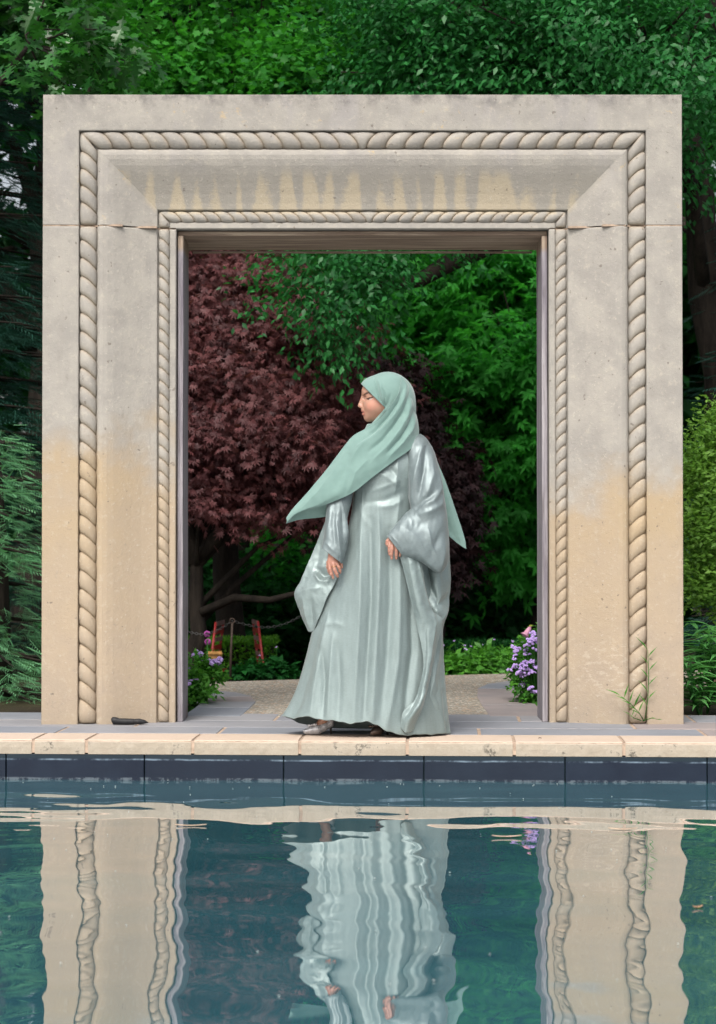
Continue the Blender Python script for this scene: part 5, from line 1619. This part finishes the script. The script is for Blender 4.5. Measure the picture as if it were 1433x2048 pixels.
def small_plants():
    # lilac flowers at the left, just through the doorway
    sp = [pt(396, 1306, 10.9), pt(400, 1309, 10.88), pt(391, 1309, 10.9), pt(428, 1325, 10.8), pt(433, 1328, 10.8), pt(421, 1322, 10.85), pt(438, 1320, 10.8), pt(374, 1337, 10.75), pt(393, 1359, 10.7), pt(380, 1366, 10.65), pt(371, 1363, 10.7), pt(405, 1325, 10.9)]
    bl = [(pt(405, 1335, 10.85), (.07, .07, .06), .7), (pt(380, 1385, 10.7), (.08, .1, .07), 1), (pt(425, 1345, 10.8), (.06, .06, .06), .6), (pt(395, 1365, 10.75), (.09, .09, .07), .9), (pt(368, 1345, 10.7), (.06, .06, .08), .5), (pt(425, 1385, 10.6), (.04, .03, .015), .12), (pt(360, 1395, 10.7), (.08, .1, .06), .6)]
    flower_plant('lantana_plant', 'lilac flowering plant at the foot of the left timber post', pt(388, 1400, 10.75)[0], 10.75, sp, bl, 90, .042, 1.7, 131)
    # mass of lilac flowers at the right
    rg = np.random.default_rng(140)
    sp = []
    tries = 0
    while len(sp) < 85 and tries < 4000:
        tries += 1
        px, py = rg.uniform(1005, 1120), rg.uniform(1262, 1395)
        lx = np.interp(py, [1262, 1285, 1300, 1330, 1342, 1360, 1395], [1052, 1030, 1018, 1006, 1012, 1036, 1044])
        if px < lx + abs(rg.normal(0, 6)): continue
        if py > 1350 and rg.random() < .75: continue
        Y = 10.75 - 0.10 * math.sin((px - lx) / 90 * 3.1) + rg.normal(0, .03)
        q = pt(px, py, Y)
        if any((Vector(q) - Vector(p)).length < .020 for p in sp): continue
        sp.append(q)
    bl = [(pt(1062, 1310, 10.85), (.12, .1, .09), 1.2), (pt(1070, 1360, 10.8), (.10, .1, .09), 1.2), (pt(1068, 1400, 10.75), (.09, .1, .07), 1.0), (pt(1035, 1330, 10.8), (.07, .07, .06), .7), (pt(1100, 1330, 10.85), (.12, .1, .14), 1), (pt(1100, 1400, 10.8), (.1, .1, .1), .9), (pt(1075, 1275, 10.9), (.07, .07, .05), .5), (pt(1045, 1365, 10.75), (.05, .05, .04), .4)]
    flower_plant('ageratum_plant', 'dense mass of lilac flowers beside the right timber post', pt(1075, 1420, 10.8)[0], 10.8, sp, bl, 110, .038, 1.3, 141)
    # nodding pink bell above it
    b = Vector((pt(1075, 1420, 10.95)[0], 10.95, gz(.95, 10.95))); root = empty('bell_flower', b); tag(root, 'nodding pink bell flower above the lilac flowers', 'flower')
    mb = MB(); top = Vector(pt(1062, 1253, 10.75)); mb.tube([b, (b + top) / 2 + Vector((.02, 0, .1)), top + Vector((.03, 0, .005)), top], [.004, .003, .0025, .002], 5); mb.build('stem', L_BED, root)
    mb = MB(); n = 12; prof = [(0.003, 0), (.010, .010), (.013, .028), (.014, .042), (.024, .056)]; ax = Vector((-.55, -.25, -.8)).normalized(); e1 = ax.cross(Vector((0, 0, 1))).normalized(); e2 = ax.cross(e1); V = []; F = []
    for i, (r, h) in enumerate(prof):
        for k in range(n):
            th = 2 * math.pi * k / n; rr = r * (1 + (.16 * math.cos(5 * th) if i == 4 else 0)); V.append(top + ax * h * 1.15 + (e1 * math.cos(th) + e2 * math.sin(th)) * rr * 1.1)
    for i in range(len(prof) - 1):
        for k in range(n): F.append((i * n + k, i * n + (k + 1) % n, (i + 1) * n + (k + 1) % n, (i + 1) * n + k))
    mb.add(V, F, True); o = mb.build('bell', FL_PINK, root); m = o.modifiers.new('thick', 'SOLIDIFY'); m.thickness = .001
    mb = MB(); mb.ball(tuple(top + Vector((0, 0, .004))), (.012, .008, .006), 7, 5); mb.build('calyx', plain("lime_calyx", (0.35, 0.42, 0.05), .6), root)
    # bark mulch under the lilac flowers
    rg = np.random.default_rng(150); mb = MB()
    for k in range(1500):
        f = rg.random(); yy = 9.98 + 1.9 * f; xin = np.interp(yy, [9.9, 11.2, 11.9], [0.965, 0.975, 1.02]); x = xin + abs(rg.normal(0, .16)); 
        c = Vector((x, yy, -.02 + .045 * min(1, (x - xin) / .12) + rg.uniform(0, .012))); a = rg.uniform(0, 6.28); L, w = rg.uniform(.012, .03), rg.uniform(.004, .009)
        u = Vector((math.cos(a), math.sin(a), rg.uniform(-.3, .3))).normalized() * L; v = Vector((-math.sin(a), math.cos(a), rg.uniform(-.3, .3))).normalized() * w; h = Vector((0, 0, .004))
        mb.add([c - u - v, c + u - v, c + u + v, c - u + v, c - u * .8 - v * .7 + h, c + u * .9 - v * .6 + h, c + u * .8 + v * .8 + h, c - u * .9 + v * .7 + h], [(3, 2, 1, 0), (4, 5, 6, 7), (0, 1, 5, 4), (1, 2, 6, 5), (2, 3, 7, 6), (3, 0, 4, 7)])
    t = NT("bark_mulch"); n1 = t.noise(t.pos(), 55.0, 3.0); MUL = t.done(t.bsdf(t.mix(t.step(n1, .35, .65), (.05, .018, .012), (.20, .085, .05)), .85))
    tag(mb.build('bark_mulch', MUL), 'reddish bark mulch beside the right edging slabs', kind='stuff')
    # weed growing out of the joint at the right pier
    base = Vector((pt(1290, 1440, YP - .012)[0], YP - .012, 0.0)); root = empty('weed_plant', base); tag(root, 'thin green weed growing up the foot of the right pier', 'weed')
    rgw = np.random.default_rng(160)
    stems = [[(1290, 1441, YP - .015), (1296, 1400, YP - .02), (1298, 1350, YP - .012), (1296, 1300, YP - .015)], [(1288, 1441, YP - .02), (1278, 1425, YP - .05), (1262, 1408, YP - .06), (1243, 1392, YP - .06)], [(1286, 1442, YP - .02), (1304, 1436, YP - .05), (1322, 1440, YP - .06)], [(1283, 1441, YP - .02), (1268, 1436, YP - .03), (1262, 1430, YP - .03)]]
    mb = MB(); P, D, N_, SZ, TT = [], [], [], [], []
    for st in stems:
        q = [Vector(pt(*s)) for s in st]; mb.tube(q, [.0028] + [.0020] * (len(q) - 2) + [.0010], 5)
        L = len(q) - 1; m = 9 if L > 2 else 5
        for k in range(m):
            f = (.25 + .75 * k / (m - 1)) * L; i = min(L - 1, int(f)); c = q[i].lerp(q[i + 1], f - i); t = (q[i + 1] - q[i]).normalized(); s = 1 if k % 2 else -1
            P.append(c); D.append(t * .8 + Vector((s * .8, -.3, .25))); N_.append(Vector((0, -.7, .7))); SZ.append(rgw.uniform(.05, .095) * (1.0 if L > 2 else .5)); TT.append(rgw.random())
    mb.build('stem', L_BED, root)
    TM['blade'] = (np.array([(0, 0, 0), (.4, .055, .02), (.45, 0, 0), (.4, -.055, .02), (1, 0, -.12)], float), np.array([(0, 2, 1), (0, 3, 2), (1, 2, 4), (2, 3, 4)]))
    link('foliage', leaf_mesh('foliage', np.array([tuple(p) for p in P]), np.array([tuple(p) for p in D]), np.array([tuple(p) for p in N_]), np.array(SZ), np.array(TT) * 0.5, 'blade'), L_BED, root)

    # low clipped hedges and bedding beyond the cross path
    def hedge(label, x0, x1, Y0, Y1, zt, seed, mat, per, size=.032):
        rg = np.random.default_rng(seed); g = gz((x0 + x1) / 2, Y0)
        root = empty('box_hedge', ((x0 + x1) / 2, (Y0 + Y1) / 2, g)); tag(root, label, 'hedge', 'clipped hedges beyond the path')
        n = per
        P = np.stack([rg.uniform(x0, x1, n), rg.uniform(Y0, Y1, n), rg.uniform(g, zt, n)], -1)
        k = rg.random(n); 
        P[k < .45, 2] = zt + rg.normal(0, .012, (k < .45).sum()); m = (k >= .45) & (k < .85); P[m, 1] = Y0 + rg.normal(0, .015, m.sum())
        D = rg.normal(size=(n, 3)); D[:, 2] = abs(D[:, 2]); D[:, 1] -= .6
        N_ = rg.normal(0, .5, (n, 3)) + np.array([0, -.4, .8])
        link('foliage', leaf_mesh('foliage', P, D, N_, size * (.7 + .6 * rg.random(n)), rg.random(n), 'simple'), mat, root)
        mb = MB(); mb.box(x0 + .04, x1 - .04, Y0 + .05, Y1 - .02, g - .02, zt - .05); mb.build('inner_twigs', BARK, root)
    hedge('bright clipped box hedge behind the red slatted chairs', pt(330, 1300, 14.6)[0], pt(552, 1300, 14.6)[0], 14.6, 15.1, pt(400, 1286, 14.6)[2], 171, L_BOX, 9000)
    hedge('dark clipped hedge behind the bedding at the right', pt(880, 1300, 15.2)[0], pt(1130, 1300, 15.2)[0], 15.2, 15.7, pt(900, 1292, 15.2)[2], 172, L_DEEP, 7000)
    for k, (px, py, Y, r, lab) in enumerate([(905, 1330, 13.75, .17, 'leafy bedding plant right beside the gown'), (940, 1328, 13.85, .16, 'leafy bedding plant in the middle of the right border'), (980, 1325, 13.95, .18, 'leafy bedding plant behind the lilac flowers'), (1010, 1320, 14.1, .17, 'leafy bedding plant at the far end of the right border'),
                                       (500, 1345, 13.45, .12, 'dark low plant right of the iron stake'), (545, 1340, 13.5, .14, 'dark low plant behind the path left of the gown')]):
        c = Vector(pt(px, py, Y)); base = (c.x, Y, gz(c.x, Y)); h = c.z - base[2]
        sp = [tuple(c + Vector((random.uniform(-.2, .2), random.uniform(-.1, .1), random.uniform(.10, .17)))) for _ in range(3)]
        flower_plant('bedding_plant', lab, c.x, Y, sp if k < 4 else sp[:1], [((c.x, Y, c.z - .02), (r * 1.25, r, r * .62), 1), ((c.x, Y, base[2] + h * .4), (r * 1.2, r, h * .5), .9)], 190, .065, .7, 180 + k, 'bedding plants along the path', L_BED if k < 4 else L_DEEP)
    # dark shrubs under the trees
    for k, (px, py, Y, r, lab) in enumerate([(420, 1180, 17.0, .75, 'dark shrub in shade behind the maple trunk'), (540, 1120, 18.0, .9, 'mid green shrub seen under the maple boughs'), (620, 1220, 17.5, .7, 'black-green shrub left of the gown'), (930, 1200, 18.0, .85, 'black-green shrub right of the gown'), (1050, 1180, 18.5, .8, 'dark shrub beside the right timber post'), (760, 1180, 19, 1.0, 'dark shrub hidden mostly behind the woman'), (330, 1200, 18.5, .9, 'dark shrub at the left end of the garden')]):
        c = pt(px, py, Y); g = gz(c[0], Y)
        bl = [(c, (r, r * .8, r * .7), 1), ((c[0] + .3, Y, (c[2] + g) / 2), (r * 1.1, r * .8, (c[2] - g) * .6), 1), ((c[0] - .4, Y + .2, (c[2] + g) / 2), (r, r * .8, (c[2] - g) * .55), 1)]
        tree('shade_shrub', lab, 'shrub', 'shrubs in the shade', (c[0], Y, g), max(.6, c[2] - g), .04, (0, 0), bl, 230, 5, .11, 'simple', L_FEATHER if k == 1 else L_DEEP, seed=190 + k, spread=.22, shell=.25)
    # magenta globes
    for k, (px, py, lab) in enumerate(((415, 1268, 'upper of the two magenta globe flowers left of the red chairs'), (416, 1284, 'lower of the two magenta globe flowers left of the red chairs'))):
        c = Vector(pt(px, py, 13.35 + .1 * k)); g = gz(c.x, c.y); root = empty('globe_flower', (c.x, c.y, g)); tag(root, lab, 'flower', 'magenta globe flowers')
        mb = MB(); mb.tube([(c.x, c.y, g), tuple(c)], [.004, .003], 5); mb.build('stem', L_BED, root)
        mb = MB(); rg = np.random.default_rng(200 + k)
        for q in range(40): mb.ball(tuple(c + Vector(unit(rg.normal(size=3)) * .019)), .006, 5, 4)
        mb.build('globe', FL_MAG, root)
small_plants()

def small_things():
    # iron stake with an eye, a slack chain through it
    s = Vector(pt(460, 1362, 12.55)); top = Vector(pt(465, 1246, 12.55)); x = s.x
    root = empty('iron_stake', (s.x, 12.55, 0)); tag(root, 'rusty iron stake with a ring on top beside the path', 'stake')
    mb = MB(); mb.tube([Vector((s.x, 12.55, -.05)), (s + top) / 2, top], [.0085, .0085, .0075], 8); mb.build('shaft', IRON, root)
    mb = MB(); c = top + Vector((0, 0, .014)); mb.tube([c + Vector((.016 * math.cos(a), 0, .016 * math.sin(a))) for a in np.linspace(0, 2 * math.pi, 17)], .0048, 6, False); mb.build('ring', IRON, root)
    mb = MB(); a, b, e = Vector(pt(372, 1262, 12.7)), c, Vector(pt(640, 1205, 13.4))
    pts = [a.lerp(b, f) - Vector((0, 0, .05 * math.sin(math.pi * f))) for f in np.linspace(0, 1, 20)] + [b.lerp(e, f) - Vector((0, 0, .10 * math.sin(math.pi * f))) for f in np.linspace(0, 1, 30)[1:]]
    for i, (p, q) in enumerate(zip(pts[:-1], pts[1:])):
        m = (p + q) / 2; d = (q - p).normalized(); w = Vector((0, 1, 0)) if i % 2 else Vector((0, 0, 1)); L = (q - p).length * .62
        ring = [m + d * (L * math.cos(t)) + w * (.008 * math.sin(t)) for t in np.linspace(0, 2 * math.pi, 9)]
        mb.tube(ring, .0022, 4, False)
    tag(mb.build('barrier_chain', plain("dull_steel", (0.13, 0.13, 0.13), .5, .8)), 'slack steel chain running through the ring of the stake', 'chain')
    # red slatted folding chairs
    def chair(px, Y, rz, label):
        g = gz(pt(px, 1300, Y)[0], Y); x = pt(px, 1300, Y)[0]
        root = empty('folding_chair', (x, Y, g), rz); root.scale = (.85, .85, .96); tag(root, label, 'chair', 'red folding chairs by the hedge')
        def bar(name, p, q, r=.011):
            mb = MB(); mb.tube([p, q], r, 6); return mb.build(name, RED, root, False)
        for s in (-1, 1):
            bar('back_post', (s * .19, .20, 0.0), (s * .19, -.02 + .10, .84)); bar('leg', (s * .17, -.20, 0), (s * .17, .16, .46))
        for k in range(6):
            z = .50 + .062 * k; y = .20 - .12 * z / .84
            mb = MB(); mb.box(-.19, .19, y - .016, y - .004, z, z + .034); bevel(mb.build('back_slat', RED if k % 2 == 0 else plain("pale_slat", (.25, .15, .14), .5), root, False), .002, 1)
        for k in range(6):
            mb = MB(); y = -.20 + .062 * k; mb.box(-.18, .18, y, y + .045, .445, .46); bevel(mb.build('seat_slat', RED, root, False), .002, 1)
        bar('stretcher', (-.17, -.1, .12), (.17, -.1, .12), .008)
    chair(458, 14.05, R(84), 'red slatted folding chair beside the iron stake')
    chair(493, 14.2, R(-80), 'second red slatted folding chair nearer to the gown')
    # small varnished wooden box on a post
    c = Vector(pt(430, 1312, 13.6)); g = gz(c.x, 13.6); root = empty('wooden_bird_feeder', (c.x, 13.6, g)); tag(root, 'small varnished wooden box on a short post behind the lilac plant', 'feeder')
    mb = MB(); mb.tube([(c.x, 13.6, g - .02), (c.x, 13.6, c.z - .02)], .014, 6); mb.build('post', IRON, root)
    mb = MB(); mb.box(c.x - .05, c.x + .05, 13.56, 13.64, c.z - .02, c.z + .012); bevel(mb.build('tray', PINE, root), .003, 1)
    mb = MB(); V = [(c.x - .056, 13.55, c.z + .014), (c.x + .056, 13.55, c.z + .014), (c.x + .056, 13.65, c.z + .014), (c.x - .056, 13.65, c.z + .014), (c.x - .05, 13.6, c.z + .034), (c.x + .05, 13.6, c.z + .034)]
    mb.add(V, [(0, 1, 5, 4), (2, 3, 4, 5), (1, 2, 5), (3, 0, 4), (3, 2, 1, 0)]); mb.build('roof', PINE, root)
    # black rolled pouch at the foot of the left pier
    a, b = Vector(pt(224, 1441, YP - .03)), Vector(pt(297, 1443, YP - .035)); zc = .019
    root = empty('black_pouch', (a.x, a.y, 0)); tag(root, 'small black rolled pouch lying at the foot of the left pier', 'pouch')
    mb = MB(); L = b.x - a.x
    def P_(f, dz=0, dy=0): return Vector((a.x + L * f, a.y + dy, zc + dz))
    mb.tube([P_(0), P_(.03, .002), P_(.12, .001), P_(.2, -.002), P_(.4, -.003), P_(.6, -.003), P_(.66, -.004)], [.012, .0185, .018, .0155, .0155, .0145, .010], 12)
    mb.build('roll', BLACK, root)
    mb = MB(); mb.tube([P_(.58, -.004, -.006), P_(.64, -.002, -.006), P_(.75, -.002, -.004), P_(.88, -.004), P_(1.0, -.008)], [.006, .0135, .0150, .0105, .002], 12); mb.build('flap', BLACK, root)
    # bits floating on the pool
    rg = np.random.default_rng(220); mb = MB(); n = 0
    while n < 110:
        y = -rg.random() ** 1.4 * 5.2 - .03; x = rg.uniform(-1.9, 1.9); q = S(x, y, WATER_Z + .003); r = rg.uniform(.0012, .0032)
        mb.ball(tuple(q), (r * rg.uniform(.8, 1.6), r * rg.uniform(.8, 2.0), .0012), 5, 3); n += 1
    tag(mb.build('floating_specks', plain("pale_pollen", (0.42, 0.47, 0.46), .8)), 'tiny pale specks floating on the pool water', kind='stuff')
    LEAF = plain("fallen_leaf", (0.36, 0.22, 0.12), .6); STICK = plain("pale_twig", (0.60, 0.45, 0.33), .7)
    for (px, py, L, w, rot, m, lab) in ((1396, 1814, .016, .008, .3, LEAF, 'small brown leaf floating near the right edge of the pool'), (1014, 1673, .055, .010, 0.05, STICK, 'pale leaf floating between the reflections of gown and right pier'), (382, 1651, .06, .008, 0.03, STICK, 'pale twig floating beside the reflection of the left timber post'), (1246, 1658, .055, .012, .0, STICK, 'pale leaf floating on the reflection of the right pier')):
        p = W(px, py, 1.0) - np.array([0, 0, CAM_H]); k = (WATER_Z + .004 - CAM_H) / p[2]; c = Vector((p[0] * k, p[1] * k, WATER_Z + .004))
        V, F = [], []; n = 8
        for i in range(n + 1):
            f = i / n; ww = w * math.sin(math.pi * (f * .92 + .04)) ** .8; xx = (f - .5) * 2 * L; zz = .004 * (2 * f - 1) ** 2
            for s, dz in ((-1, .002), (0, 0), (1, .002)):
                q = Vector((xx * math.cos(rot) - s * ww * math.sin(rot), xx * math.sin(rot) + s * ww * math.cos(rot), zz + dz)); V.append(c + q)
        for i in range(n):
            for j in range(2): F.append((i * 3 + j, (i + 1) * 3 + j, (i + 1) * 3 + j + 1, i * 3 + j + 1))
        mb = MB(); mb.add(V, F, True); o = mb.build('floating_leaf', m); mo = o.modifiers.new('thick', 'SOLIDIFY'); mo.thickness = .0015
        tag(o, lab, 'leaf', 'leaves floating on the pool')
    # twigs on the coping
    for px, py, lab in ((1080, 1478, 'tiny dark twig lying on the pool coping'),):
        q = gpt(px, py); mb = MB(); mb.tube([(q[0] - .006, q[1], .004), (q[0], q[1] + .006, .006), (q[0] + .008, q[1], .004)], .0016, 5); tag(mb.build('twig', IRON), lab, 'twig')
small_things()
